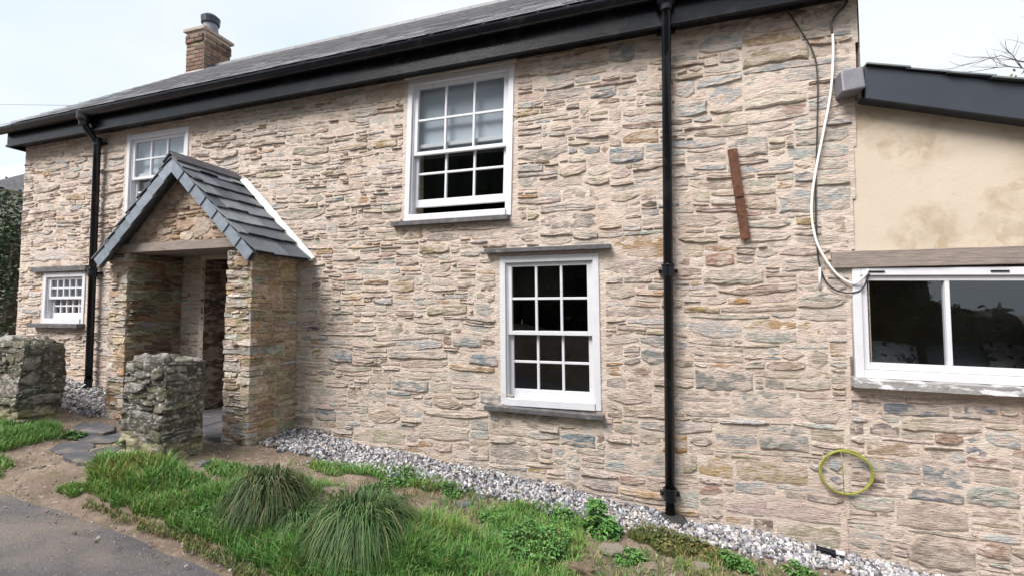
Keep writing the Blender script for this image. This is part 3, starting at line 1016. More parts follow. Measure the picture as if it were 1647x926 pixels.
def quoins(mb_, x, y, sx, sy, z0, z1, rng):
    """rough corner stones laid alternately along the two faces of an outside corner; sx, sy point into the wall"""
    z, k = z0, 0
    while z < z1:
        h = rng.uniform(0.035, 0.095)
        a, b = (rng.uniform(0.13, 0.24), rng.uniform(0.06, 0.11)) if k % 2 else (rng.uniform(0.06, 0.10), rng.uniform(0.14, 0.26))
        p = rng.uniform(0.008, 0.022)
        vs = []
        for zz in (z + 0.004, z + h - 0.005):
            for (u, v) in ((-p, -p), (a * 0.5, -p), (a, -p * 0.6), (a, b), (-p * 0.6, b), (-p, b * 0.5)):
                vs.append((x + sx * (u + rng.uniform(-0.007, 0.007)), y + sy * (v + rng.uniform(-0.007, 0.007)), min(zz, z1) + rng.uniform(-0.006, 0.006)))
        mb_.add(vs, [(5, 4, 3, 2, 1, 0), (6, 7, 8, 9, 10, 11)] + [(i, (i + 1) % 6, 6 + (i + 1) % 6, 6 + i) for i in range(6)], pick(rng, FLANK_PAL + WALL_PAL[:5]), 0)
        z += h
        k += 1


for (qx_, sx_) in ((PORCH_X1, -1), (IX1, 1), (IX0, -1), (PORCH_X0, 1)):
    quoins(pm, qx_, PORCH_Y, sx_, 1, PZ0, PEAVE - (0.06 if qx_ in (PORCH_X0, PORCH_X1) else 0.0), rng)
GW, GH = PORCH_X1 - PORCH_X0, PRIDGE - PEAVE - 0.02


def under_roof(u):
    """height of the porch roof's underside over the gable's foot"""
    x = PORCH_X0 + u
    return np.minimum(EZP + (x - EL) * (RZP - EZP) / (RXP - EL), EZP + (ER - x) * (RZP - EZP) / (ER - RXP)) - 0.035 - (PEAVE + 0.095)



def gmask(u, v):
    return v < under_roof(u) - 0.02


GP = [((0.41, 0.30, 0.225), 5), ((0.36, 0.25, 0.185), 4), ((0.44, 0.36, 0.285), 3), ((0.34, 0.30, 0.265), 2), ((0.38, 0.235, 0.145), 1.5)]
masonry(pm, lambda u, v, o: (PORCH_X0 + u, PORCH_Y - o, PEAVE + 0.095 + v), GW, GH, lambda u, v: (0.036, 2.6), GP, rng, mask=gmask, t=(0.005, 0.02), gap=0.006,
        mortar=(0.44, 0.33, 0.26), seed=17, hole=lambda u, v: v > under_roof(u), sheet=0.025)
porch = pm.build('porch', [M_MOSSY, M_PORCH_MORTAR], cottage, smooth_='mortar')
porch['label'] = 'small gabled stone porch with slate roof'

ledge('lintel', M_WOOD, porch, PORCH_X0 + 0.10, PORCH_X1 - 0.02, PEAVE + 0.005, PEAVE + 0.093, PORCH_Y - 0.045, PORCH_Y + 0.20, seed=8, wob=0.006)
li = MB()
li.box(PORCH_X0 + 0.02, PORCH_X1 - 0.02, PORCH_Y + 0.21, WY - 0.02, PEAVE + 0.03, PEAVE + 0.05)
li.build('ceiling', M_WOOD, porch)

# porch roof: two slopes of slate, ridge, slate-clad verge and mortar fillet
RF_Y0, RF_Y1 = PORCH_Y - 0.15, WY - 0.012
ro = MB()
ve = MB()
rng = random.Random(31)
for sgn, ex in ((-1, EL), (1, ER)):
    A = Vector((ex, 0, EZP))
    B = Vector((RXP, 0, RZP))
    L = (B - A).length
    d = (B - A).normalized()
    nrm = Vector((-d.z, 0, d.x)) if sgn < 0 else Vector((d.z, 0, -d.x))
    if nrm.z < 0:
        nrm = -nrm
    n_r = 7
    rh = L / n_r
    for r_ in range(n_r):
        y = RF_Y0 - 0.02 - (0.11 if r_ % 2 else 0.0)
        while y < RF_Y1:
            wd = rng.uniform(0.17, 0.24)
            ya, yb = max(y, RF_Y0 - 0.02), min(y + wd, RF_Y1)
            if yb - ya > 0.02:
                s0, s1 = r_ * rh + rng.uniform(-0.012, 0.012) - (0.05 if r_ == 0 else 0), min(L, (r_ + 1) * rh + 0.05)
                lo, hi = 0.036 + rng.uniform(-0.004, 0.012), 0.012
                k = rng.uniform(0.7, 1.3)
                c = tuple(v * k for v in rng.choice([(0.10, 0.115, 0.14), (0.125, 0.14, 0.165), (0.08, 0.092, 0.115), (0.15, 0.165, 0.18)]))
                vs = []
                sk = rng.uniform(-0.006, 0.006)
                for (yy, ss, hh) in ((ya, s0 + sk, lo), (yb, s0 - sk, lo), (yb, s1, hi), (ya, s1, hi), (ya, s0 + sk, lo - 0.009), (yb, s0 - sk, lo - 0.009), (yb, s1, hi - 0.012), (ya, s1, hi - 0.012)):
                    p = A + d * ss + nrm * hh
                    vs.append((p.x, yy + (0.002 if yy == ya else -0.002), p.z))
                ro.add(vs, [(0, 1, 2, 3), (4, 5, 1, 0), (5, 6, 2, 1), (7, 4, 0, 3), (6, 7, 3, 2)], c)
            y += wd
    p0, p1 = A - d * 0.04, B
    ro.add([(p0.x, RF_Y0, p0.z), (p0.x, RF_Y1, p0.z), (p1.x, RF_Y1, p1.z), (p1.x, RF_Y0, p1.z)], [(0, 1, 2, 3)], (0.09, 0.09, 0.1))
    # verge clad in overlapping slates
    nv_ = 7
    for k in range(nv_):
        s0, s1 = L * k / nv_ - 0.03, L * (k + 1) / nv_
        q = [A + d * s0, A + d * s1, A + d * s1 - nrm * 0.105, A + d * s0 - nrm * 0.105]
        yf = RF_Y0 - 0.004
        lift = (0.010, 0.0)
        vs = [(q[0].x, yf - 0.012, q[0].z), (q[1].x, yf, q[1].z), (q[2].x, yf, q[2].z), (q[3].x, yf - 0.012, q[3].z)]
        vs += [(x, y + 0.012, z) for (x, y, z) in vs]
        kk = rng.uniform(0.85, 1.15)
        ve.add(vs, [(0, 1, 2, 3), (7, 6, 5, 4), (0, 4, 5, 1), (1, 5, 6, 2), (2, 6, 7, 3), (3, 7, 4, 0)], (0.185 * kk, 0.215 * kk, 0.255 * kk))
    q = [A - d * 0.04, B, B - nrm * 0.10, A - d * 0.04 - nrm * 0.10]
    vs = [(v.x, y, v.z) for y in (RF_Y0 + 0.012, RF_Y0 + 0.035) for v in q]
    ve.add(vs, [(0, 1, 2, 3), (7, 6, 5, 4), (3, 2, 6, 7), (0, 3, 7, 4)], (0.05, 0.055, 0.06))
ro.build('roof', M_SLATE, porch, recalc=False)
ve.build('verge', M_SLATE, porch, recalc=True)
ri = MB()
for (ya, yb) in ((RF_Y0 - 0.03, (RF_Y0 + RF_Y1) / 2 - 0.004), ((RF_Y0 + RF_Y1) / 2 + 0.004, RF_Y1)):
    for sgn in (-1, 1):
        ang = math.atan2(RZP - EZP, abs(RXP - (EL if sgn < 0 else ER)))
        e = Vector((RXP + sgn * 0.145 * math.cos(ang), 0, RZP + 0.062 - 0.145 * math.sin(ang)))
        t0 = Vector((RXP, 0, RZP + 0.062))
        dn = Vector((sgn * -math.sin(ang), 0, -math.cos(ang))) * 0.016
        vs = [(p.x, y, p.z) for y in (ya, yb) for p in (t0, e, e + dn, t0 + dn)]
        ri.add(vs, [(0, 1, 2, 3), (7, 6, 5, 4), (0, 4, 5, 1), (1, 5, 6, 2), (2, 6, 7, 3)], (0.075, 0.075, 0.085))
ri.build('ridge', M_SLATE, porch, recalc=True)
fm = MB()
A, B = Vector((ER + 0.045, 0, EZP - 0.03)), Vector((RXP + 0.11, 0, RZP - 0.05))
pts = []
n_ = 18
d = (B - A).normalized()
nn = Vector((d.z, 0, -d.x))
vs = []
for k in range(n_ + 1):
    p = A + (B - A) * k / n_
    wv = 0.030 + 0.010 * noise.noise((k * 0.7, 2, 1))
    for (o, y) in ((0.0, WY - 0.06), (0.038, WY - 0.045), (0.026 + wv, WY - 0.018), (0.01, WY + 0.0)):
        q = p + nn * o
        vs.append((q.x, y, q.z))
fm.add(vs, [(k * 4 + i, k * 4 + i + 1, (k + 1) * 4 + i + 1, (k + 1) * 4 + i) for k in range(n_) for i in range(3)] + [(3, 2, 1, 0), tuple(n_ * 4 + i for i in range(4))])
fm.build('flashing', mat('white_lime_fillet', 0.85, (0.66, 0.65, 0.62), var=0.12, vscale=25, bump=0.4, bscale=40), porch, recalc=True)

# ------------------------------------------------------------------ the extension
ext = thing('extension', 'low lean-to extension with sand render, dark sloping fascia and white casement window', 'house extension')
EXR = 4.6
ez_l, ez_r = at(1392, 168, WY - 0.03), at(1647, 203, WY - 0.03)
FS = (ez_r.z - ez_l.z) / (ez_r.x - ez_l.x)


def fas_z(x):
    """underside of the sloping fascia"""
    return ez_l.z + FS * (x - ez_l.x)


bz_top = at(1500, 401, WY).z
bz_bot = at(1500, 428, WY).z
EW0, EW1 = at(1372, 520, WY).x, at(1372, 520, WY).x + 1.17
EWT, EWB = at(1380, 431, WY).z, at(1380, 606, WY).z
DROP = 0.020
xw = MB()
rng = random.Random(41)
EX0 = 1.30
EXT_PAL = WALL_PAL + [((0.22, 0.23, 0.25), 2.5), ((0.36, 0.36, 0.34), 3)]


def ext_left(z):
    return 1.345 + (z + 0.85) * 0.046 + 0.012


def emask(u, v):
    x, z = EX0 + u, ZB + v
    return (x > 1.345 + (z + 0.85) * 0.046 + 0.02) & ((z < EWB - 0.10 - DROP * (x - EW0)) | (x > EW1 + 0.10)) & (z > -1.95 - 0.11 * x)


def ehole(u, v):
    x, z = EX0 + u, ZB + v
    return (z > EWB - 0.03 and x < EW1 - 0.01) or x < ext_left(z) - 0.03


exfeat = []
for (px, py, wpx, hpx, c) in [(1525, 768, 82, 36, BLUE), (1475, 655, 110, 22, (0.2, 0.21, 0.235)), (1425, 690, 52, 24, (0.25, 0.21, 0.19)), (1376, 688, 34, 22, (0.24, 0.2, 0.18)),
                              (1615, 705, 60, 26, PALE), (1580, 658, 60, 16, (0.23, 0.24, 0.26)), (1385, 826, 56, 9, (0.19, 0.125, 0.11)), (1590, 748, 70, 8, PURPLE),
                              (1440, 722, 90, 26, (0.40, 0.30, 0.21)), (1600, 800, 90, 36, (0.40, 0.40, 0.36)), (1500, 830, 120, 44, (0.45, 0.36, 0.30))]:
    p = at(px, py, WY)
    exfeat.append((p.x - EX0, p.z - ZB, at(px + wpx / 2, py, WY).x - at(px - wpx / 2, py, WY).x, at(px, py - hpx / 2, WY).z - at(px, py + hpx / 2, WY).z, c))
masonry(xw, lambda u, v, o: (EX0 + u, WY + 0.006 - o, ZB + v), EXR - EX0, bz_top - 0.02 - ZB, lambda u, v: (0.062, 4.2), EXT_PAL, rng, mask=emask, hole=ehole, features=exfeat,
        t=(0.001, 0.0155), warp=0.018, gap=0.0075, seed=33, sheet=0.02)
# flank and back, stepped strip between joint and window
HY0, HY1, HZ0, HZ1 = 4.9, 6.3, -0.9, 0.35      # opening added in the unseen side wall to light the room inside


def side_wall(mb_, x, y0, y1, z0, z1, *cm):
    for (p, q, r_, t_) in ((y0, HY0, z0, z1), (HY1, y1, z0, z1), (HY0, HY1, z0, HZ0), (HY0, HY1, HZ1, z1)):
        mb_.add([(x, p, r_), (x, q, r_), (x, q, t_), (x, p, t_)], [(0, 1, 2, 3)], *cm)


side_wall(xw, EXR, WY, 7.5, ZB, fas_z(EXR), MORTAR_C, 1)
xw.add([(1.6, 7.5, ZB), (EXR, 7.5, ZB), (EXR, 7.5, fas_z(EXR)), (1.6, 7.5, fas_z(1.6))], [(0, 1, 2, 3)], MORTAR_C, 1)
xw.box(EW1 + 0.002, EW1 + 0.04, WY + 0.02, WY + 0.28, EWB - 0.15, bz_bot - 0.0, MORTAR_C, 1)
xw.box(1.30, EW0 - 0.002, WY + 0.004, WY + 0.28, EWB - 0.1, bz_bot - 0.0, MORTAR_C, 1)
xw.build('wall', [M_STONE, M_MORTAR], ext, smooth_='mortar')

rp = MB()
nxp, nzp = 60, 30
vs = []
for j in range(nzp + 1):
    for i in range(nxp + 1):
        x = 1.36 + (EXR - 1.36) * i / nxp
        zt = fas_z(x) + 0.04
        z = bz_top - 0.03 + (zt - bz_top + 0.03) * j / nzp
        xx = x
        if i == 0:
            xx = ext_left(z) - 0.015
        vs.append((xx, WY + 0.012 - 0.010 * noise.noise((x * 1.6, z * 1.6, 3)) - 0.003 * noise.noise((x * 7, z * 7, 3)), z))
rp.add(vs, [(j * (nxp + 1) + i, j * (nxp + 1) + i + 1, (j + 1) * (nxp + 1) + i + 1, (j + 1) * (nxp + 1) + i) for j in range(nzp) for i in range(nxp)])
rp.build('render_panel', M_RENDER, ext, smooth_=True)

ledge('beam', M_WOOD, ext, at(1338, 412, WY - 0.03).x, EXR - 0.05, bz_bot, bz_top, WY - 0.035, WY + 0.2, seed=11, n=30, wob=0.010)

# white casement with two lights
ew = MB()
dz = lambda x, y, z: (x, y, z - DROP * (x - EW0))
fy0, fy1 = WY - 0.02, WY + 0.10
jb = 0.055
ew.box(EW0, EW0 + jb, fy0, fy1, EWB, EWT, fn=dz)
ew.box(EW1 - jb, EW1, fy0, fy1, EWB, EWT, fn=dz)
ew.box(EW0 + jb, EW1 - jb, fy0 + 0.001, fy1, EWT - 0.055, EWT, fn=dz)
ew.box(EW0 + jb, EW1 - jb, fy0 + 0.001, fy1, EWB, EWB + 0.06, fn=dz)
ewo = ew.build('window', M_WHITE, ext, bevel=0.004)
sa = MB()
s0, s1, z0, z1 = EW0 + jb + 0.002, EW1 - jb - 0.002, EWB + 0.062, EWT - 0.057
st = 0.040
ym0, ym1 = WY + 0.002, WY + 0.055
xm = at(1527, 520, WY).x
sa.box(s0, s0 + st, ym0, ym1, z0, z1, fn=dz)
sa.box(s1 - st, s1, ym0, ym1, z0, z1, fn=dz)
sa.box(s0 + st, s1 - st, ym0 + 0.001, ym1, z1 - 0.035, z1, fn=dz)
sa.box(s0 + st, s1 - st, ym0 + 0.001, ym1, z0, z0 + 0.05, fn=dz)
sa.box(xm - 0.014, xm + 0.014, ym0 + 0.003, ym1 - 0.003, z0 + 0.05, z1 - 0.035, fn=dz)
sa.build('sash', M_WHITE, ewo, bevel=0.003)
gl = MB()
yg = WY + 0.03
gl.add([dz(s0 + st, yg, z0 + 0.05), dz(s1 - st, yg, z0 + 0.05), dz(s1 - st, yg, z1 - 0.035), dz(s0 + st, yg, z1 - 0.035)], [(0, 1, 2, 3)])
gl.build('glass', M_GLASS, ewo)
for vx in (EW0 + 0.10, EW1 - 0.36):
    ve_ = MB()
    ve_.box(vx, vx + 0.10, fy0 - 0.006, fy0 + 0.004, EWT - 0.033, EWT - 0.022, fn=dz)
    ve_.build('trickle_vent', M_BLACK, ewo)
ledge('sill', M_PAINTED_SILL, ewo, EW0 - 0.03, EW1 + 0.08, EWB - 0.066, EWB - 0.003, WY - 0.085, WY + 0.05, seed=12, n=40, wob=0.014, drop=DROP, rough=0.9)

fb = MB()
fz = 0.245
FXL = at(1392, 140, WY - 0.12).x
vs = []
for y in (WY - 0.12, WY - 0.095):
    for x in (FXL, EXR + 0.1):
        vs += [(x, y, fas_z(x) + 0.0), (x, y, fas_z(x) + fz)]
fb.add(vs, [(0, 2, 3, 1), (4, 5, 7, 6), (0, 1, 5, 4), (2, 6, 7, 3), (1, 3, 7, 5), (0, 4, 6, 2)])
vs = []
for y in (WY - 0.094, WY + 0.03):
    for x in (FXL, EXR + 0.1):
        vs += [(x, y, fas_z(x) + 0.012), (x, y, fas_z(x) + 0.03)]
fb.add(vs, [(0, 2, 3, 1), (4, 5, 7, 6), (0, 1, 5, 4), (2, 6, 7, 3), (1, 3, 7, 5), (0, 4, 6, 2)])
fb.build('fascia', M_FASCIA_GREY, ext, bevel=0.003, recalc=True)
er = MB()
rng = random.Random(8)
y = WY - 0.155
while y < 7.4:
    wd = rng.uniform(0.24, 0.32)
    x = 1.50
    while x < EXR + 0.2:
        x1 = x + 0.26
        k = rng.uniform(0.8, 1.25)
        lo, hi = 0.010, 0.019 + rng.uniform(0, 0.006)
        vs = []
        yj = rng.uniform(-0.012, 0.012) if y < WY else 0
        for (xx, yy, hh) in ((x, y + yj, lo), (x1, y + yj, hi), (x1, y + wd - 0.004, hi), (x, y + wd - 0.004, lo)):
            vs.append((xx, yy, fas_z(xx) + fz + hh))
        vs += [(a, b, c - 0.011) for (a, b, c) in vs]
        er.add(vs, [(0, 1, 2, 3), (0, 4, 5, 1), (1, 5, 6, 2), (3, 7, 4, 0), (2, 6, 7, 3)], (0.13 * k, 0.15 * k, 0.155 * k))
        x += 0.235
    y += wd
er.add([(1.5, WY - 0.1, fas_z(1.5) + fz + 0.001), (EXR + 0.1, WY - 0.1, fas_z(EXR + 0.1) + fz + 0.001), (EXR + 0.1, 7.55, fas_z(EXR + 0.1) + fz + 0.001), (1.5, 7.55, fas_z(1.5) + fz + 0.001)],
       [(0, 1, 2, 3)], (0.1, 0.1, 0.11))
er.build('roof', M_SLATE, ext, recalc=True)
# lead cap where the fascia meets the gable, and its slate corbel
a, b = at(1352, 152, WY - 0.12), at(1388, 106, WY - 0.12)
lc = MB()
lc.box(a.x, b.x, WY - 0.16, WY + 0.05, a.z, b.z - 0.02, fn=lambda x, y, z: (x, y + (0.03 if z > a.z + 0.1 else 0), z + (0.015 if x > a.x + 0.05 else 0)))
lc.build('lead_cap', M_LEAD, ext, bevel=0.012)
# room inside the extension
ri_ = MB()
x0, x1, za_, zb_, y0, y1 = EW0 - 0.05, EXR - 0.02, -2.0, bz_top + 0.05, WY + 0.20, 7.2
ri_.add([(x, y, z) for x in (x0, x1) for y in (y0, y1) for z in (za_, zb_)], [(0, 1, 3, 2), (2, 3, 7, 6), (0, 2, 6, 4), (1, 5, 7, 3)])
side_wall(ri_, x1, y0, y1, za_, zb_)
ri_.add([(x0, y0, za_), (x1, y0, za_), (x1, y0, EWB - 0.02), (x0, y0, EWB - 0.02)], [(0, 1, 2, 3)])
ri_.build('interior', mat('dim_extension_plaster', 0.9, (0.17, 0.145, 0.105), var=0.2, vscale=3), ext)

sofa = thing('sofa', 'grey sofa seen inside through the extension window', 'sofa')
sf = MB()
sx0, sx1, sy = EW0 + 0.10, EW0 + 1.9, WY + 0.75
sf.box(sx0, sx1, sy, sy + 0.6, -1.55, -0.78)
sf.build('seat', M_FABRIC, sofa, bevel=0.06)
sf = MB()
sf.box(sx0, sx1, sy - 0.18, sy - 0.002, -1.55, -0.50)
sf.build('backrest', M_FABRIC, sofa, bevel=0.06)
for k, (cx, cm, rz) in enumerate(((0.45, M_PALE_FABRIC, 0.12), (0.95, M_FABRIC, -0.1), (1.3, M_PALE_FABRIC, 0.2))):
    cu = MB()
    N = 10
    vs = []
    for side in (-1, 1):
        for j in range(N + 1):
            for i in range(N + 1):
                p, q = i / N * 2 - 1, j / N * 2 - 1
                vs.append((p * 0.22 * (1 - 0.08 * q * q), side * 0.09 * (max(0, (1 - p * p) * (1 - q * q))) ** 0.4, q * 0.2 * (1 - 0.08 * p * p)))
    n1 = (N + 1) ** 2
    fs = []
    for s_ in (0, n1):
        for j in range(N):
            for i in range(N):
                a = s_ + j * (N + 1) + i
                fs.append((a, a + 1, a + N + 2, a + N + 1))
    cu.add(vs, fs)
    o = cu.build('cushion', cm, None, smooth_=True)
    o.location = (sx0 + cx, sy + 0.08, -0.46)
    o.rotation_euler = (R(-14), rz, 0.05)
    tag(o, ['pale patterned cushion on the sofa nearest the window jamb', 'plain grey cushion on the sofa between two patterned ones', 'pale patterned cushion on the sofa behind the window mullion'][k], 'cushion', 'cushions on the sofa')

# ------------------------------------------------------------------ things on the wall
a0, a1 = at(1177, 241, WY - 0.02), at(1199, 385, WY - 0.02)
rb = MB()
L = (a1 - a0).length
rb.box(-0.034, 0.034, -0.012, 0.012, -L / 2, L / 2)
rb.box(-0.024, 0.024, -0.02, -0.0121, -0.03, 0.0)
o = rb.build('metal_bar', M_RUST, bevel=0.003)
o.location = (a0 + a1) / 2 - Vector((0, 0.012, 0))
o.rotation_euler = (0, -math.atan2(a1.x - a0.x, a0.z - a1.z), 0)
tag(o, 'rusty flat iron bar leaning slightly, fixed to the stone wall', 'metal bar')


def spline(pts, n=8):
    P_ = [Vector(p) for p in pts]
    out = []
    for i in range(len(P_) - 1):
        p0, p1, p2, p3 = P_[max(i - 1, 0)], P_[i], P_[i + 1], P_[min(i + 2, len(P_) - 1)]
        for k in range(n):
            t = k / n
            out.append(0.5 * ((2 * p1) + (p2 - p0) * t + (2 * p0 - 5 * p1 + 4 * p2 - p3) * t * t + (3 * p1 - p0 - 3 * p2 + p3) * t ** 3))
    out.append(P_[-1])
    return out


def cable(pix, r, m, label, off=0.03, name='cable'):
    c = MB()
    c.tube(spline([at(p[0], p[1], WY - (p[2] if len(p) > 2 else off)) for p in pix]), r, 8)
    return tag(c.build(name, m, smooth_=True), label, 'cable')


cable([(1339, 52), (1340, 90), (1336, 150), (1325, 210), (1313, 270), (1306, 320), (1307, 360), (1318, 400), (1345, 440), (1372, 456), (1388, 446, 0.06), (1396, 434, 0.04)],
      0.0088, M_CABLE_W, 'white cable hanging loosely down the wall to the extension window')
cable([(1370, -40), (1362, 4), (1345, 25), (1337, 40), (1339, 54)], 0.008, M_CABLE_B, 'short black cable joining the top of the white cable', off=0.035)
cable([(1230, -40), (1258, 5), (1285, 45), (1308, 85), (1315, 130), (1314, 220), (1312, 300), (1313, 370), (1317, 420), (1330, 455), (1355, 470), (1385, 466), (1398, 440)],
      0.0055, M_CABLE_B, 'thin black cable clipped down the wall behind the white one', off=0.022)
sg = MB()
sg.tube([at(1319, 430, WY - 0.025), at(1318, 464, WY - 0.02)], 0.008, 8)
tag(sg.build('conduit_stub', M_CABLE_W, smooth_=True), 'short white conduit stub on the wall below the cables', 'conduit')

hc = at(1361, 760, WY - 0.035)
ho = MB()
rng = random.Random(2)
for k in range(2):
    pts = []
    rr = 0.156 + 0.006 * k
    for i in range(49):
        a = 2 * math.pi * i / 48
        pts.append((hc.x + rr * math.cos(a) * 1.02 + 0.004 * math.sin(3 * a + k), hc.y - 0.010 * math.sin(2 * a + k * 1.5) + 0.008 * k, hc.z + rr * (0.97 + 0.05 * noise.noise((math.cos(a) * 1.3 + 4 * k, math.sin(a) * 1.3, 2))) * math.sin(a) + 0.005 * k))
    ho.tube(pts, 0.0066, 8, caps=False)
ho.tube([(hc.x - 0.03, hc.y - 0.005, hc.z + 0.158), (hc.x - 0.025, hc.y - 0.012, hc.z + 0.02), (hc.x - 0.02, hc.y - 0.01, hc.z - 0.14)], 0.0024, 6)
tag(ho.build('hose_coil', M_HOSE, smooth_=True), 'coil of yellow green hose hanging low on the stone wall', 'hose')

# stub of drain pipe lying on the gravel
p = ground_at(1335, 884)
dpz = gz(p.x, WY - 0.06)
dp = MB()
px0 = at(1312, 868, WY - 0.09)
px1 = at(1350, 876, WY - 0.12)
px0.z, px1.z = gz(px0.x, px0.y) + 0.042, gz(px1.x, px1.y) + 0.042
dp.tube([px0, px1], 0.027, 14)
dp.tube([px1 - Vector((0.06, 0, -0.0)), px1 + Vector((0.004, 0, 0))], 0.034, 14)
pipe = dp.build('pipe_offcut', M_BLACK)
tag(pipe, 'black pipe offcut with a white end lying on the gravel', 'pipe')
cp = MB()
q = px1 + Vector((-0.03, -0.024, 0.03))
cp.tube([q, q + Vector((0.05, -0.004, -0.002))], 0.016, 10)
cp.build('cap', M_WHITE, pipe)

# ------------------------------------------------------------------ gate pillars and garden wall
def rough_block(x0, x1, y0, y1, z0, z1, rng, size=(0.062, 3.0), lump=0.03, mortar=(0.10, 0.095, 0.075), seed=0.0, pal=LICHEN_PAL, base_moss=True):
    mb_ = MB()
    s = lambda u, v: size
    tt = (0.004, 0.022)
    h = z1 - z0
    for (P, U) in ((lambda u, v, o: (x0 + u, y0 - o, z0 + v), x1 - x0), (lambda u, v, o: (x1 + o, y0 + u, z0 + v), y1 - y0),
                   (lambda u, v, o: (x1 - u, y1 + o, z0 + v), x1 - x0), (lambda u, v, o: (x0 - o, y1 - u, z0 + v), y1 - y0)):
        masonry(mb_, P, U, h, s, pal, rng, t=tt, gap=0.006, warp=0.02, sheet=0.025, mortar=mortar, seed=seed, lump=2.0)
    masonry(mb_, lambda u, v, o: (x0 + u, y0 + v, z1 + o), x1 - x0, y1 - y0, lambda u, v: (0.13, 1.8), pal, rng, t=(0.02, 0.05), gap=0.006, warp=0.01, sheet=0.05, mortar=mortar, seed=seed)
    vs = []
    cols = []
    for v, c in zip(mb_.v, mb_.c):
        n3 = Vector((noise.noise((v[0] * 3 + seed, v[1] * 3, v[2] * 3)), noise.noise((v[0] * 3, v[1] * 3 + 9, v[2] * 3 + seed)), noise.noise((v[0] * 3 + 5, v[1] * 3 + seed, v[2] * 3))))
        t_ = (v[2] - z0) / h
        rnd = max(0, t_ - 0.85) / 0.15
        cx, cy = (x0 + x1) / 2, (y0 + y1) / 2
        k = 1 - 0.06 * rnd
        m3 = Vector((noise.noise((v[0] * 14 + seed, v[1] * 14, v[2] * 22)), noise.noise((v[0] * 14, v[1] * 14 + 9, v[2] * 22 + seed)), noise.noise((v[0] * 14 + 5, v[1] * 14 + seed, v[2] * 14)))) * 0.018
        vs.append((cx + (v[0] - cx) * k + n3.x * lump + m3.x, cy + (v[1] - cy) * k + n3.y * lump + m3.y, v[2] + n3.z * lump + m3.z))
        if base_moss and t_ < 0.30 + 0.15 * n3.x:
            c = tuple(0.25 * a + 0.75 * b for a, b in zip(c, (0.46, 0.41, 0.25)))
        cols.append(c)
    mb_.v, mb_.c = vs, cols
    return mb_


pb0 = ground_at(262, 728)
PXc, PYc = -4.02, 2.92
zb_ = gz(PXc, PYc)
blk = rough_block(PXc - 0.27, PXc + 0.22, PYc - 0.14, PYc + 0.20, zb_ - 0.15, zb_ + 0.80, random.Random(51), seed=4.0)
tag(blk.build('stone_pillar', [M_LICHEN, M_LICHEN], smooth_=True), 'squat lichen covered stone gate pillar standing before the porch opening', 'gate pillar', 'stone gate pillars')
qx, qy = -5.86, 2.96
zq = gz(qx, qy)
blk = rough_block(qx - 0.20, qx + 0.20, qy - 0.17, qy + 0.17, zq - 0.15, zq + 0.72, random.Random(52), seed=9.0)
tag(blk.build('stone_pillar', [M_LICHEN, M_LICHEN], smooth_=True), 'mossy stone gate pillar ending the garden wall near the small low window', 'gate pillar', 'stone gate pillars')
blk = rough_block(-7.6, qx - 0.22, qy - 0.06, qy + 0.20, gz(-6.3, qy) - 0.25, zq + 0.74, random.Random(53), seed=14.0, lump=0.02,
                  pal=[((0.30, 0.29, 0.26), 3), ((0.22, 0.21, 0.18), 2), ((0.36, 0.34, 0.31), 1)])
tag(blk.build('garden_wall', [M_LICHEN, M_LICHEN], smooth_=True), 'low grey stone garden wall running left from the mossy pillar', 'wall')

# slate paving between the pillars
rng = random.Random(61)
M_SLAB = mat('slate_paving', 0.7, (0.085, 0.085, 0.095), var=0.3, vscale=9, bump=0.4, bscale=20,
             patches=[((0.25, 0.20, 0.15), 6, 0.60, 0.05, 0.6, (1, 1, 1))])
for k, (px, py, wx, wy, rz, lab) in enumerate([(165, 705, 0.42, 0.30, 0.05, 'dark slate slab against the foot of the porch pillar'), (120, 722, 0.36, 0.26, -0.08, 'slate paving slab in the middle of the gateway'),
                                               (172, 728, 0.20, 0.20, 0.1, 'small slate slab beside the pillar base'), (135, 738, 0.34, 0.18, 0.02, 'front slate slab where the path meets the grass'),
                                               (150, 690, 0.45, 0.25, 0.0, 'rear slate slab nearest the gravel')]):
    p = ground_at(px, py)
    n_ = 8
    vs = []
    for zt in (0.0, 1.0):
        for i in range(n_):
            a = 2 * math.pi * (i + 0.5) / n_
            sx, sy = math.cos(a), math.sin(a)
            m_ = max(abs(sx), abs(sy))
            vs.append((sx / m_ * wx / 2 + rng.uniform(-0.02, 0.02), sy / m_ * wy / 2 + rng.uniform(-0.02, 0.02), -0.05 + 0.075 * zt))
    s = MB()
    s.add(vs, [tuple(range(n_, 2 * n_))] + [(i, (i + 1) % n_, n_ + (i + 1) % n_, n_ + i) for i in range(n_)])
    o = s.build('paving_slab', M_SLAB, bevel=0.006, recalc=True)
    o.location = p
    o.rotation_euler = (0, R(6.3), rz)
    tag(o, lab, 'paving slab', 'slate slabs in the gateway')

st_ = MB()
dzl = gz(-4.5, 3.75)
n_ = 14
for k in range(3):
    xa_, xb_ = IX0 + 0.02 + k * 0.445, IX0 + 0.02 + (k + 1) * 0.445 - 0.008
    st_.box(xa_, xb_, PORCH_Y - 0.05, WY + 0.5, dzl - 0.2, dzl + 0.03, fn=lambda x, y, z: (x, y, z + 0.012 * noise.noise((x * 3, y * 3, 0)) - 0.06 * (x + 4.5)))
tag(st_.build('doorstep', M_SLAB, bevel=0.008), 'dark slate doorstep on the floor of the porch', 'doorstep')

